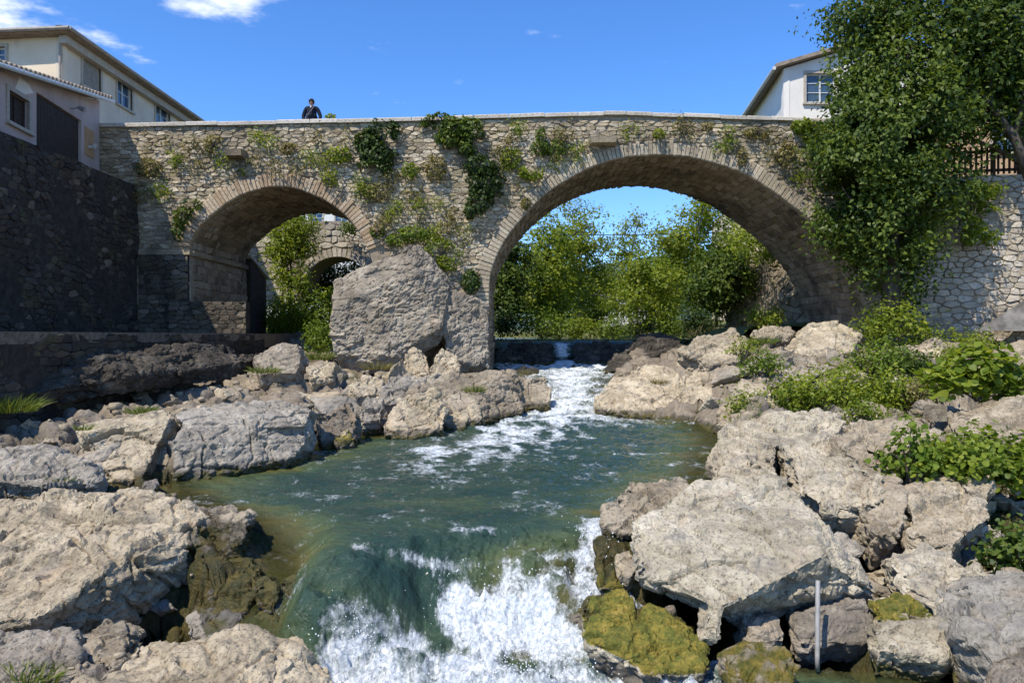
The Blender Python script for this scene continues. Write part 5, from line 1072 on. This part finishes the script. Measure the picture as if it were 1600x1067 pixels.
wallplant('round dark bush hanging in the middle of the bridge face', 755, 280, 34, 40, 2600, .12, 'leafdark', 103, 'hanging_bush', 'bush', [(752, 262, 28, 20), (760, 285, 32, 26), (750, 312, 20, 24), (735, 330, 10, 12)], gap=.3, thick=.45)
wallplant('green tuft left of the stone bracket above the big arch', 858, 232, 26, 14, 750, .11, 'leaf', 104, 'wall_bush', 'bush', [(845, 215, 10, 16), (868, 232, 20, 14), (845, 232, 18, 12)], gap=.4)
wallplant('small bush above the left haunch of the big arch', 830, 270, 22, 13, 500, .10, 'leafmid', 105, 'wall_bush', 'bush', gap=.4)
wallplant('ivy dangling left of the small arch', 290, 335, 20, 22, 800, .10, 'leaf', 106, 'ivy_clump', 'ivy', [(300, 320, 16, 10), (285, 338, 16, 16), (278, 358, 9, 18)], gap=.4)
wallplant('yellow-green shrub on the masonry above the great boulder', 650, 368, 40, 18, 1000, .10, 'leafbright', 107, 'wall_bush', 'bush', [(645, 366, 28, 14), (620, 375, 18, 10)], gap=.45)
wallplant('leafy shrub right of the great boulder top', 690, 395, 28, 20, 900, .10, 'leafmid', 108, 'wall_bush', 'bush', [(685, 385, 24, 16), (700, 408, 18, 16)], gap=.4)
wallplant('dark creeper between the boulder and the big arch', 735, 440, 16, 20, 600, .10, 'leafdark', 109, 'creeper', 'creeper', gap=.4)
wallplant('ivy where the bridge parapet meets the leafy tree', 1262, 205, 26, 18, 900, .12, 'leafmid', 110, 'ivy_clump', 'ivy', [(1255, 198, 18, 12), (1275, 212, 20, 20)], gap=.4)
wallplant('brown-green creeper at the right of the bridge parapet', 1230, 245, 16, 24, 550, .10, 'dry', 111, 'creeper', 'creeper', gap=.45)
wallplant('small green sprig on the parapet above the big arch crown', 1030, 210, 10, 8, 160, .09, 'leafmid', 112, gap=.5)
wallplant('dry tuft under the coping near the right end', 1185, 208, 22, 9, 300, .10, 'dry', 113, gap=.5)
wallplant('dry creeper trailing over the voussoirs of the big arch', 1160, 245, 9, 16, 200, .09, 'dry', 114, gap=.5)
wallplant('tiny tuft between the parapet sprig and the right end', 1105, 198, 12, 6, 130, .09, 'dry', 115, gap=.5)
wallplant('brown withered bush left of the small stone bracket', 335, 228, 20, 18, 420, .10, 'dry', 116, gap=.5)
wallplant('dry tuft right of the small stone bracket', 455, 233, 18, 9, 260, .10, 'dry', 117, gap=.5)
wallplant('mixed weeds beside the dark hanging ivy', 530, 242, 22, 14, 420, .10, 'leafmid', 118, gap=.55)
wallplant('low weeds above the small arch', 368, 270, 13, 9, 220, .10, 'leafmid', 119, gap=.5)
wallplant('yellowish weed below the dark hanging ivy', 640, 268, 14, 14, 260, .10, 'leafbright', 120, gap=.5)
wallplant('drooping dry weeds left of the round dark bush', 680, 262, 18, 22, 420, .10, 'dry', 121, gap=.55)
wallplant('thin weeds right of the round dark bush', 798, 250, 18, 20, 420, .10, 'leafmid', 122, gap=.5)
wallplant('tuft on the ring of the big arch', 822, 318, 10, 10, 200, .09, 'dry', 123, gap=.45)
wallplant('dry weeds between the arches', 590, 300, 26, 14, 330, .09, 'dry', 124, gap=.6)
wallplant('dark weeds at the left end of the bridge', 230, 262, 22, 16, 420, .10, 'dry', 125, gap=.5)
wallplant('moss-green weeds over the right haunch of the small arch', 520, 278, 20, 14, 300, .09, 'leafmid', 126, gap=.55)
wallplant('bush tucked at the springing between small arch and boulder', 590, 362, 14, 10, 320, .09, 'leaf', 127, gap=.4)
rgw = random.Random(77); WB = []
for i, (wx, wy) in enumerate(((250, 215), (275, 250), (310, 258), (405, 215), (430, 262), (480, 245), (495, 215), (560, 285), (610, 285), (625, 320), (660, 300), (690, 320), (660, 340), (610, 335), (700, 350), (725, 365), (880, 210), (905, 240), (790, 215), (810, 195), (1075, 205), (1140, 215), (1215, 215), (1245, 275), (215, 300), (250, 300), (300, 225), (350, 252), (395, 255), (420, 225), (465, 265), (505, 250), (540, 215), (575, 300), (640, 300), (655, 320), (705, 335), (680, 365), (600, 350), (720, 395), (780, 235), (870, 255), (815, 290), (985, 205), (1060, 195), (1125, 230), (1205, 240), (1250, 240))):
    WB.append(E(wx, wy, 24.88, rgw.uniform(8, 17), .16, rgw.uniform(7, 16)))
tag(foliage('joint_weeds', WB[::2], 3600, .085, MAT['dry'], None, 600, gap=.3, droop=.6, tuft=6), 'small dry weeds sprouting from the joints of the bridge face', 'weeds', kind='stuff')
tag(foliage('green_joint_weeds', WB[1::2], 4200, .085, MAT['leafmid'], None, 601, gap=.3, droop=.6, tuft=6), 'small green weeds sprouting from the joints of the bridge face', 'weeds', kind='stuff')
plant('parapet_weed', 'small weed growing on the parapet right of the person', 'plant', P(520, 187, 25.2), [E(517, 183, 25.2, 9, .15, 5)], 90, .09, 'leafmid', 128, None, 4)
# --- the leafy mass and tree at the right end
tree('ivy_tree', 'tall ivy-smothered tree at the right end of the bridge', P(1395, 505, 23.6), 9.5,
     [E(1362, 175, 23.3, 52, 1.2, 55), E(1338, 265, 23.4, 44, 1.1, 50), E(1375, 240, 23.0, 70, 1.4, 70), E(1430, 190, 23.2, 70, 1.5, 70), E(1340, 340, 23.6, 50, 1.0, 60), E(1400, 330, 23.2, 70, 1.4, 70), E(1385, 410, 23.6, 42, .9, 55), E(1440, 290, 23.4, 60, 1.3, 60), E(1368, 120, 23.4, 48, 1.2, 40), E(1308, 225, 23.6, 24, .7, 26), E(1400, 110, 23.3, 60, 1.4, 50), E(1410, 455, 23.9, 26, .7, 30)],
     56000, .15, 'leaf', 'bark', 201, None, .3, gap=.46, gapf=.8, shell=.70, tuft=130, spread=4.4, up=.4)
bt = tree('broadleaf_tree', 'spreading broadleaf tree leaning in from the upper right corner', P(1605, 300, 24.5), 8.5,
     [E(1350, 30, 23.6, 62, 1.5, 42), E(1440, 40, 23.8, 75, 1.8, 60), E(1530, 40, 24, 75, 1.8, 60), E(1600, 60, 24.2, 70, 1.8, 60), E(1480, 110, 23.8, 60, 1.6, 42), E(1560, 125, 24, 45, 1.4, 30), E(1440, -40, 24, 90, 1.8, 50), E(1560, -50, 24, 90, 1.8, 50), E(1510, 175, 24, 38, 1.2, 22), E(1660, 140, 24.3, 50, 1.5, 60), E(1590, 205, 24.2, 45, .9, 26), E(1545, 165, 24, 50, 1.3, 34), E(1620, 120, 24.2, 50, 1.3, 40), E(1510, 215, 24.2, 30, .9, 18), E(1570, 90, 24, 60, 1.5, 40)],
     46000, .16, 'leaf', 'bark', 202, None, .26, (-.8, -.3), gap=.46, gapf=.8, shell=.45, tuft=60, spread=4.6, up=.4)
for bp_, br_ in ((((1612, 290), (1585, 215), (1548, 165), (1505, 122), (1462, 92)), .16), (((1585, 215), (1600, 150), (1590, 95)), .1), (((1548, 165), (1545, 110), (1525, 60)), .08)):
    g = MB(); g.tube([P(a, b, 23.3)-Vector(bt.location) for a, b in bp_], [br_*(1-.75*i/(len(bp_)-1)) for i in range(len(bp_))], 8); g.build('branch', MAT['bark'], bt, True)
plant('hanging_creeper', 'creeper trailing down the pale retaining wall below the fence', 'creeper', P(1530, 285, 23.9), [E(1530, 300, 23.9, 38, .35, 18), E(1520, 330, 23.9, 30, .3, 24), E(1545, 350, 23.9, 20, .28, 34), E(1515, 370, 24, 12, .25, 16)], 2600, .13, 'leafmid', 203, None, 10, gap=.45, droop=.8, shell=.3)
# --- trees and shrubs beyond the big arch
def ft(label, px, base, top, wd, d, n, size, mat, seed, bark='bark', nb=7, **kw):
    n = int(n*1.7); size *= 1.15; wd *= 1.28; kw['gap'] = kw.get('gap', .4)+.12; kw['spread'] = 3.6; kw['tuft'] = 26
    rg = random.Random(seed); b = P(px, base, d); b.z = min(b.z, .5); blobs = []
    for i in range(nb):
        t = (i+.5)/nb; y = base+(top-base)*(.16+.78*t); wv = wd*math.sin(math.pi*min(.93, .28+.62*t))
        blobs.append(E(px+rg.uniform(-.5, .5)*wd*.75, y, d+rg.uniform(-1, 1)*wd/F*d*.4, wv*rg.uniform(.45, .7), wv/F*d*.55, abs(base-top)/nb*rg.uniform(.7, 1.0)))
    hgt = (base-top)/F*d
    return tree('bank_tree', label, b, hgt, blobs, n, size, MAT and mat, bark, seed, 'trees beyond the bridge', max(.09, hgt*.016), **kw)
kw = dict(tuft=12, shell=.35)
ft('dark dense tree against the left side of the big arch', 790, 520, 372, 52, 37, 7000, .17, 'leaf', 301, gap=.3, **kw)
ft('mid-green tree second from the left inside the big arch', 840, 520, 335, 55, 43, 7500, .17, 'leafmid', 302, gap=.42, **kw)
ft('tall airy ash with pale limbs inside the big arch', 905, 522, 308, 62, 46, 8500, .16, 'leafmid', 303, 'barkpale', 9, gap=.52, **kw)
ft('slender young tree at the middle of the big arch', 985, 520, 330, 40, 52, 4200, .17, 'leafmid', 304, 'barkpale', 8, gap=.55, **kw)
ft('tall full tree at the right inside the big arch', 1085, 505, 296, 75, 44, 11000, .17, 'leafmid', 305, 'barkpale', 9, gap=.47, **kw)
ft('dark ivy-clad tree beside the streaked far wall', 1120, 500, 372, 55, 38, 7000, .16, 'leaf', 306, gap=.34, **kw)
ft('small bright tree with low boughs near the middle of the big arch', 1015, 515, 398, 45, 40, 4200, .15, 'leafmid', 307, gap=.46, **kw)
ft('low dark tree behind the middle of the far bank', 940, 515, 410, 45, 60, 4500, .19, 'leaf', 308, gap=.35, **kw)
ft('rounded tree behind the white far house', 880, 515, 380, 60, 66, 5000, .22, 'leafmid', 309, gap=.4, **kw)
ft('bushy tree right of the white far house', 1040, 515, 365, 50, 64, 5000, .22, 'leafmid', 310, gap=.42, **kw)
plant('wall_top_shrub', 'bright shrub overhanging the streaked far wall', 'shrub', P(1195, 402, 33), [E(1185, 385, 33, 40, 1.2, 20), E(1215, 395, 32.6, 22, .8, 14), E(1160, 372, 35, 30, 1, 18)], 3000, .15, 'leafmid', 311, None, 8, gap=.42, tuft=10)
def shrub(label, px, base, w_, h_, d, n, size, mat, seed, **k):
    b = P(px, base, d); return plant('bank_shrub', label, 'shrub', b, [E(px, base-h_*.45, d, w_*.55, w_/F*d*.4, h_*.5), E(px-w_*.35, base-h_*.3, d+.3, w_*.4, w_/F*d*.3, h_*.33), E(px+w_*.38, base-h_*.28, d-.2, w_*.38, w_/F*d*.3, h_*.3)], n, size, mat, seed, 'shrubs on the banks', 8, gap=k.pop('gap', .4), tuft=10, **k)
shrub('bright yellow-green shrub at the left end of the far bank', 850, 530, 55, 52, 38, 2600, .13, 'leafbright', 320)
shrub('second bright shrub on the far bank, right of the yellow-green one', 905, 528, 40, 38, 40, 1700, .13, 'leafmid', 321)
shrub('yellow bush in the middle of the far bank', 955, 528, 34, 36, 40, 1500, .13, 'leafbright', 322)
shrub('dull green bush on the far bank beside the yellow bush', 1000, 526, 34, 46, 42, 1700, .13, 'leaf', 323)
shrub('low sunny bush toward the right of the far bank', 1045, 522, 36, 34, 39, 1500, .13, 'leafbright', 324)
shrub('dark shrub under the ivy-clad far tree', 1090, 518, 40, 40, 36, 1700, .13, 'leafdark', 325)
shrub('bright weeds at the foot of the streaked far wall', 1195, 505, 34, 26, 28, 1600, .11, 'leafmid', 326)
shrub('dark bush in the shade at the left foot of the big arch', 790, 520, 25, 40, 34, 1000, .13, 'leafdark', 327)
# beyond the small arch
tree('arch_tree', 'leafy green tree framed in the small arch', P(455, 500, 36), 5.2, [E(455, 355, 36, 38, .9, 26), E(440, 385, 35.8, 28, .8, 26), E(470, 380, 36.2, 34, .8, 26), E(450, 420, 35.7, 26, .7, 26), E(462, 445, 35.6, 22, .6, 22)], 8500, .14, 'leafmid', 'bark', 330, None, .1, gap=.36, tuft=12, shell=.4)
shrub('bright bush on the grassy slope under the small arch', 495, 515, 60, 70, 36, 4200, .14, 'leafbright', 331)
shrub('shadowed bush between the footpath and the grassy slope', 450, 520, 50, 66, 33.5, 3000, .13, 'leafmid', 332)
shrub('sunlit weeds on the slope below the leafy tree of the small arch', 445, 532, 60, 60, 35, 3600, .13, 'leafbright', 338)
shrub('low bush at the left foot of the great boulder', 498, 548, 30, 50, 25.5, 1500, .10, 'leafbright', 333)
shrub('added dark bush standing in for the shade in the low side arch', 530, 470, 100, 85, 42, 8000, .17, 'leafdark', 335, gap=.1)  # added bush, its dark leaves stand in for shade under the side arch
shrub('grassy bush in front of the low side arch', 540, 480, 50, 40, 33, 1800, .13, 'leafmid', 336)
ft('tree behind the low side arch', 440, 500, 330, 60, 44, 5000, .17, 'leafmid', 337, gap=.4, tuft=12, shell=.35)
shrub('small dark bush on top of the low side arch', 548, 362, 16, 18, 37, 500, .13, 'leaf', 334)
# --- right bank plants
def gp(px, py, d): p = P(px, py, d); return p
def bush(label, px, py, w_, h_, d, n, size, mat, seed, big=False, **k):
    b = P(px, py, d); b.z = max(ground(b.x, b.y)-.03, b.z-.15) if d < 14 else max(ground(b.x, b.y)-.03, b.z-.35)
    rx = w_/F*d; rz = h_*1.4/F*d; n = int(n*1.35)
    return plant('bank_plant', label, 'plant', b, [((b.x, b.y, b.z+rz*.5), (rx*.5, rx*.4, rz*.45)), ((b.x-rx*.35, b.y+.1, b.z+rz*.32), (rx*.34, rx*.3, rz*.3)), ((b.x+rx*.36, b.y-.05, b.z+rz*.34), (rx*.32, rx*.3, rz*.3))], n, size, mat, seed, 'plants on the right bank', 12, big=big, gap=k.pop('gap', .4), tuft=k.pop('tuft', 8), shell=.3, **k)
bush('bright green bushy plant in the middle of the right bank', 1375, 575, 90, 46, 19.5, 1900, .10, 'leafbright', 401)
bush('broad green weed patch nearest the pool on the right bank', 1300, 625, 150, 56, 16.5, 3600, .09, 'leafmid', 402)
bush('leafy weeds between the weed patch and the big-leaved plant', 1400, 618, 90, 44, 16, 1800, .09, 'leafmid', 403)
bush('small dark weed right of the bright bushy plant', 1430, 582, 44, 32, 19, 700, .10, 'leaf', 404)
bush('big-leaved plant with heart-shaped leaves near the right edge', 1530, 615, 130, 70, 13.6, 900, .12, 'leafmid', 405, True, gap=.25, tuft=0, up=.9)
bush('low leafy scrub spilling over the ledge at the right edge', 1540, 745, 170, 70, 10.2, 2600, .06, 'leafmid', 406, True, gap=.35, up=.7)
bush('upright bright sprig left of the ledge scrub', 1425, 735, 60, 75, 10.2, 420, .06, 'leafbright', 407, True, gap=.4, up=.5)
bush('dark shrub in the right corner above the grey block', 1590, 878, 80, 60, 8.2, 900, .05, 'leaf', 408, True, gap=.35)
bush('green weeds at the foot of the ivy tree', 1395, 520, 90, 50, 23, 1500, .12, 'leafmid', 409)
bush('grassy weeds along the foot of the retaining wall', 1480, 528, 120, 20, 22.6, 1300, .10, 'leafmid', 410)
bush('weeds on the shelf under the arch end', 1165, 548, 40, 30, 21.8, 600, .09, 'leafmid', 411)
bush('grass-green weeds beside the egg-shaped boulder', 1190, 590, 50, 30, 19, 700, .08, 'leafbright', 412)
bush('shoreline weeds right of the pool', 1168, 640, 36, 34, 16.5, 500, .08, 'leafmid', 413)
bush('weeds on the crest behind the pitted outcrop', 1350, 645, 44, 26, 13.4, 420, .07, 'leafmid', 414)
bush('rusty dry weeds between the shrub and the big-leaved plant', 1445, 618, 44, 30, 15.5, 500, .07, 'dry', 415)
bush('weeds in front of the concrete wedge', 1500, 545, 60, 20, 21, 500, .09, 'leafmid', 416)
def tuftp(label, px, py, d, rad, n, h, mat, seed):
    b = P(px, py, d); blade_tuft('grass_tuft', label, b, rad, n, h, mat, seed, group='grass tufts on the rocks')
tuftp('little grass tuft on top of the huge tilted boulder', 1160, 806, 8.25, .10, 90, .10, 'grass', 501)
tuftp('grass tuft in front of the dark shaded boulder', 412, 580, 19.0, .35, 220, .25, 'grass', 502)
tuftp('grass tuft above the white ledge rock', 222, 642, 12.6, .28, 200, .16, 'grass', 503)
tuftp('grass tuft on the long slab of the spit', 742, 610, 18.6, .22, 160, .25, 'grass', 504)
tuftp('thin grass by the tilted sunlit block', 130, 668, 11.4, .12, 70, .12, 'grass', 505)
tuftp('dry grass at the foot of the great boulder', 590, 575, 21, .4, 200, .3, 'dry', 506)
tuftp('grass at the pebbly gap left of the undercut slab', 95, 750, 9.8, .12, 80, .14, 'grass', 507)
tuftp('weedy grass in the bottom left corner', 30, 1060, 5.6, .28, 260, .14, 'grass', 508)
tuftp('small grass tuft on the undercut slab', 158, 848, 7.7, .06, 50, .07, 'grass', 509)
tuftp('green grass under the small arch by the boulder', 498, 560, 22.5, .35, 260, .35, 'grass', 510)
tuftp('grass in a crack of the smooth gate rock', 1030, 598, 20.2, .18, 110, .22, 'dry', 511)
tuftp('grass tuft on the flat shelf of rock', 1190, 535, 22.5, .4, 240, .3, 'grass', 512)
tuftp('tall grass at the far left edge in shade', 10, 640, 13.5, .5, 420, .4, 'grass', 513)
# grass strewn over both banks
def strewn():
    rg = np.random.RandomState(9); pts = []
    for (pa, pb, da, db, n, thr) in ((1130, 1650, 13, 24.5, 16000, -.05), (60, 560, 12.5, 22, 2600, .22), (540, 760, 18, 23, 1200, .15), (1380, 1600, 7.8, 10.5, 900, .1)):
        px = rg.uniform(pa, pb, n); d = rg.uniform(da, db, n); x = (px-800)/F*d
        xl, xr = chan(d); nzv = perlin(np.stack([x, d, 0*x], 1)*.55, 6); ok = (nzv > thr) & ((x < xl-.5) | (x > xr+.5))
        for a, b in zip(x[ok], d[ok]): pts.append((a, b, ground(a, b)-.02))
    pts = np.array(pts); blade_tuft('grass', 'short grass and weeds strewn over both rocky banks', pts[0], .1, 0, .22, 'grass', 10, 'grass', 'stuff', None, pts)
    pts = []; n = 9000; px = rg.uniform(770, 1250, n); d = rg.uniform(33, 52, n); x = (px-800)/F*d
    xr = np.interp(d, [31, 40, 46, 60, 75], [7.5, 9.5, 8, 4, 0]); ok = (x > xr+.1)
    pts = np.stack([x[ok], d[ok], 0*d[ok]+.05], 1); 
    if len(pts): blade_tuft('reeds', 'yellowish reeds and grass along the far bank', pts[0], .1, 0, .6, 'dry', 11, 'reeds', 'stuff', None, pts)
strewn()
# loose stones lying in the hollows
def rubble():
    rg = np.random.RandomState(12); bm = bmesh.new(); bmesh.ops.create_icosphere(bm, subdivisions=1, radius=1); base = np.array([v.co for v in bm.verts]); fc = np.array([[v.index for v in f.verts] for f in bm.faces]); bm.free()
    Vs = []; Fs = []; k = 0
    for (pa, pb, da, db, n, s0, s1) in ((1370, 1560, 7.0, 9.6, 160, .012, .06), (1120, 1600, 12, 22, 420, .05, .22), (-20, 520, 11.5, 20, 320, .04, .16), (520, 770, 16, 23, 260, .06, .24), (-20, 300, 5.6, 10, 300, .015, .06), (1180, 1420, 8.8, 12, 260, .03, .10)):
        px = rg.uniform(pa, pb, n); d = rg.uniform(da, db, n); x = (px-800)/F*d
        for a, b in zip(x, d):
            xl, xr = chan(b)
            if xl-.15 < a < xr+.15: continue
            s = s0*(s1/s0)**(rg.rand()**1.8); v = base*rg.uniform(.7, 1.3, (len(base), 3)); v = np.clip(v, -.85*rg.uniform(.7, 1, 3), .85*rg.uniform(.6, 1, 3)); v = v*s*np.array([1.2, 1, .8]); q = rg.rand()*6.28
            c, s_ = math.cos(q), math.sin(q); v = np.stack([v[:, 0]*c-v[:, 1]*s_, v[:, 0]*s_+v[:, 1]*c, v[:, 2]], 1)+np.array([a, b, ground(a, b)+s*.2]); Vs.append(v); Fs.append(fc+k); k += len(base)
    V = np.concatenate(Vs); o = put('loose_stones', mesh_np('loose_stones', V, np.concatenate(Fs).astype(np.int32), {'moss': np.zeros(len(V)), 'wet': np.zeros(len(V))}), MAT['rock'])
    tag(o, 'loose stones and rubble lying in the hollows of both banks', 'rubble', kind='stuff')
rubble()
# ------------------------------------------------------------------ the person on the bridge
def person():
    d = 26.2; px = 487; top = (HY-155)/F*d; x = (px-800)/F*d; H = 1.78; z0 = top-H
    r = empty('person', (x, d, z0)); tag(r, 'person in a dark navy jacket with a cross-body strap standing on the bridge', 'person')
    def skin(name, verts, edges, radii, mat, parent, root=0, sub=2):
        m = bpy.data.meshes.new(name); m.from_pydata(verts, edges, []); o = put(name, m, mat, parent); s = o.modifiers.new('s', 'SKIN')
        for i, rr in enumerate(radii):
            m.skin_vertices[0].data[i].radius = rr if isinstance(rr, tuple) else (rr, rr)
        m.skin_vertices[0].data[root].use_root = True; s.use_smooth_shade = True; b = o.modifiers.new('u', 'SUBSURF'); b.levels = sub; b.render_levels = sub; return o
    sk = simple('skin_tone', (.32, .19, .13), (.38, .23, .16), 20, .6, 0); navy = simple('navy_cloth', (.008, .011, .022), (.016, .021, .036), 30, .9, .2, .004); jeans = simple('dark_trousers', (.02, .022, .03), (.03, .032, .04), 30, .9, .2, .004)
    hair = simple('dark_hair', (.012, .009, .007), (.03, .022, .016), 40, .7, .3, .004)
    V = [(0, 0, .94), (0, 0, 1.12), (0, .0, 1.30), (0, .01, 1.45), (0, 0, 1.52), (0, -.01, 1.58), (0, -.02, 1.66), (0, 0, 1.72), (0, -.105, 1.635),
         (-.19, .01, 1.43), (-.29, .03, 1.17), (-.27, -.04, .95), (-.25, -.10, .87), (.19, .01, 1.43), (.29, .03, 1.17), (.27, -.04, .95), (.25, -.10, .87),
         (-.10, 0, .86), (-.11, -.01, .48), (-.11, .02, .09), (-.12, -.14, .03), (.10, 0, .86), (.11, -.01, .48), (.11, .02, .09), (.12, -.14, .03)]
    Ed = [(0, 1), (1, 2), (2, 3), (3, 4), (4, 5), (5, 6), (6, 7), (6, 8), (3, 9), (9, 10), (10, 11), (11, 12), (3, 13), (13, 14), (14, 15), (15, 16), (0, 17), (17, 18), (18, 19), (19, 20), (0, 21), (21, 22), (22, 23), (23, 24)]
    Ra = [(.15, .11), (.14, .10), (.16, .11), (.11, .08), .05, .06, (.075, .09), (.06, .075), .014, .055, .042, .032, .03, .055, .042, .032, .03, .08, .055, .04, .035, .08, .055, .04, .035]
    skin('body', V, Ed, Ra, sk, r)
    for s in (-1, 1):                                   # five fingers on each hand, loosely curled
        for k, (dx, L) in enumerate(((-.03, .07), (-.01, .085), (.01, .08), (.03, .065), (.045, .05))):
            b = Vector((s*.25+dx*.8, -.12, .85)); e = [b, b+Vector((0, -.02, -L*.5)), b+Vector((0, .005, -L))]
            g = MB(); g.tube(e, [.009, .0085, .006], 6); g.build('finger', sk, r, True)
    J = [(0, 0, .84), (0, 0, 1.0), (0, 0, 1.15), (0, .0, 1.32), (0, .01, 1.46), (-.2, .01, 1.44), (-.31, .04, 1.17), (-.275, -.04, .96), (.2, .01, 1.44), (.31, .04, 1.17), (.275, -.04, .96)]
    skin('jacket', J, [(0, 1), (1, 2), (2, 3), (3, 4), (4, 5), (5, 6), (6, 7), (4, 8), (8, 9), (9, 10)], [(.19, .14), (.185, .14), (.18, .135), (.20, .14), (.13, .10), .085, .07, .055, .085, .07, .055], navy, r, 1)
    T = [(0, 0, .9), (-.10, 0, .84), (-.11, -.01, .48), (-.11, .02, .1), (.10, 0, .84), (.11, -.01, .48), (.11, .02, .1)]
    skin('trousers', T, [(0, 1), (1, 2), (2, 3), (0, 4), (4, 5), (5, 6)], [(.15, .12), .10, .08, .065, .10, .08, .065], jeans, r)
    for s in (-1, 1):
        g = MB(); g.hexa([(s*.12-.05, -.21, .0), (s*.12+.05, -.21, .0), (s*.11+.045, .08, .0), (s*.11-.045, .08, .0), (s*.12-.04, -.19, .06), (s*.12+.04, -.19, .06), (s*.11+.04, .07, .1), (s*.11-.04, .07, .1)]); g.build('shoe', hair, r)
    bm = bmesh.new(); bmesh.ops.create_uvsphere(bm, u_segments=20, v_segments=12, radius=1)
    for v in bm.verts:
        c = v.co; c.x *= .098; c.y *= .118; c.z *= .118
        if c.y < -.02: c.z = max(c.z, .035+.02*math.sin(c.x*60)); 
        else: c.z = max(c.z, -.09)
        c.z += 1.675; c.y += -.005
    me = bpy.data.meshes.new('hair'); bm.to_mesh(me); bm.free(); me.polygons.foreach_set('use_smooth', np.ones(len(me.polygons), bool)); put('hair', me, hair, r)
    for s in (-1, 1):
        g = MB(); g.tube([(s*.032, -.098, 1.655), (s*.032, -.108, 1.655)], [.013, .008], 8); g.build('eye', hair, r); g = MB(); g.tube([(s*.078, -.005, 1.63), (s*.098, .0, 1.655), (s*.085, .01, 1.68)], [.012, .02, .012], 6); g.build('ear', sk, r)
    g = MB(); g.tube([(-.03, -.10, 1.585), (0, -.108, 1.583), (.03, -.10, 1.585)], .006, 6); g.build('mouth', simple('lip', (.25, .10, .08), (.28, .12, .1), 20, .6, 0), r)
    st = simple('strap_grey', (.16, .15, .15), (.24, .22, .22), 20, .8, 0); g = MB()
    pts = [(.13, .02, 1.52), (.10, -.12, 1.46), (0, -.20, 1.28), (-.12, -.21, 1.10), (-.2, -.12, .95), (-.21, .05, .93)]
    for a, b in zip(pts, pts[1:]): g.beam(a, b, .05, .012)
    g.build('bag_strap', st, r); g = MB(); g.tube([(0, -.09, 1.49), (0, -.135, 1.43)], [.03, .015], 8); g.build('collar_shirt', simple('pale_shirt', (.5, .45, .42), (.55, .5, .47), 9), r)
person()
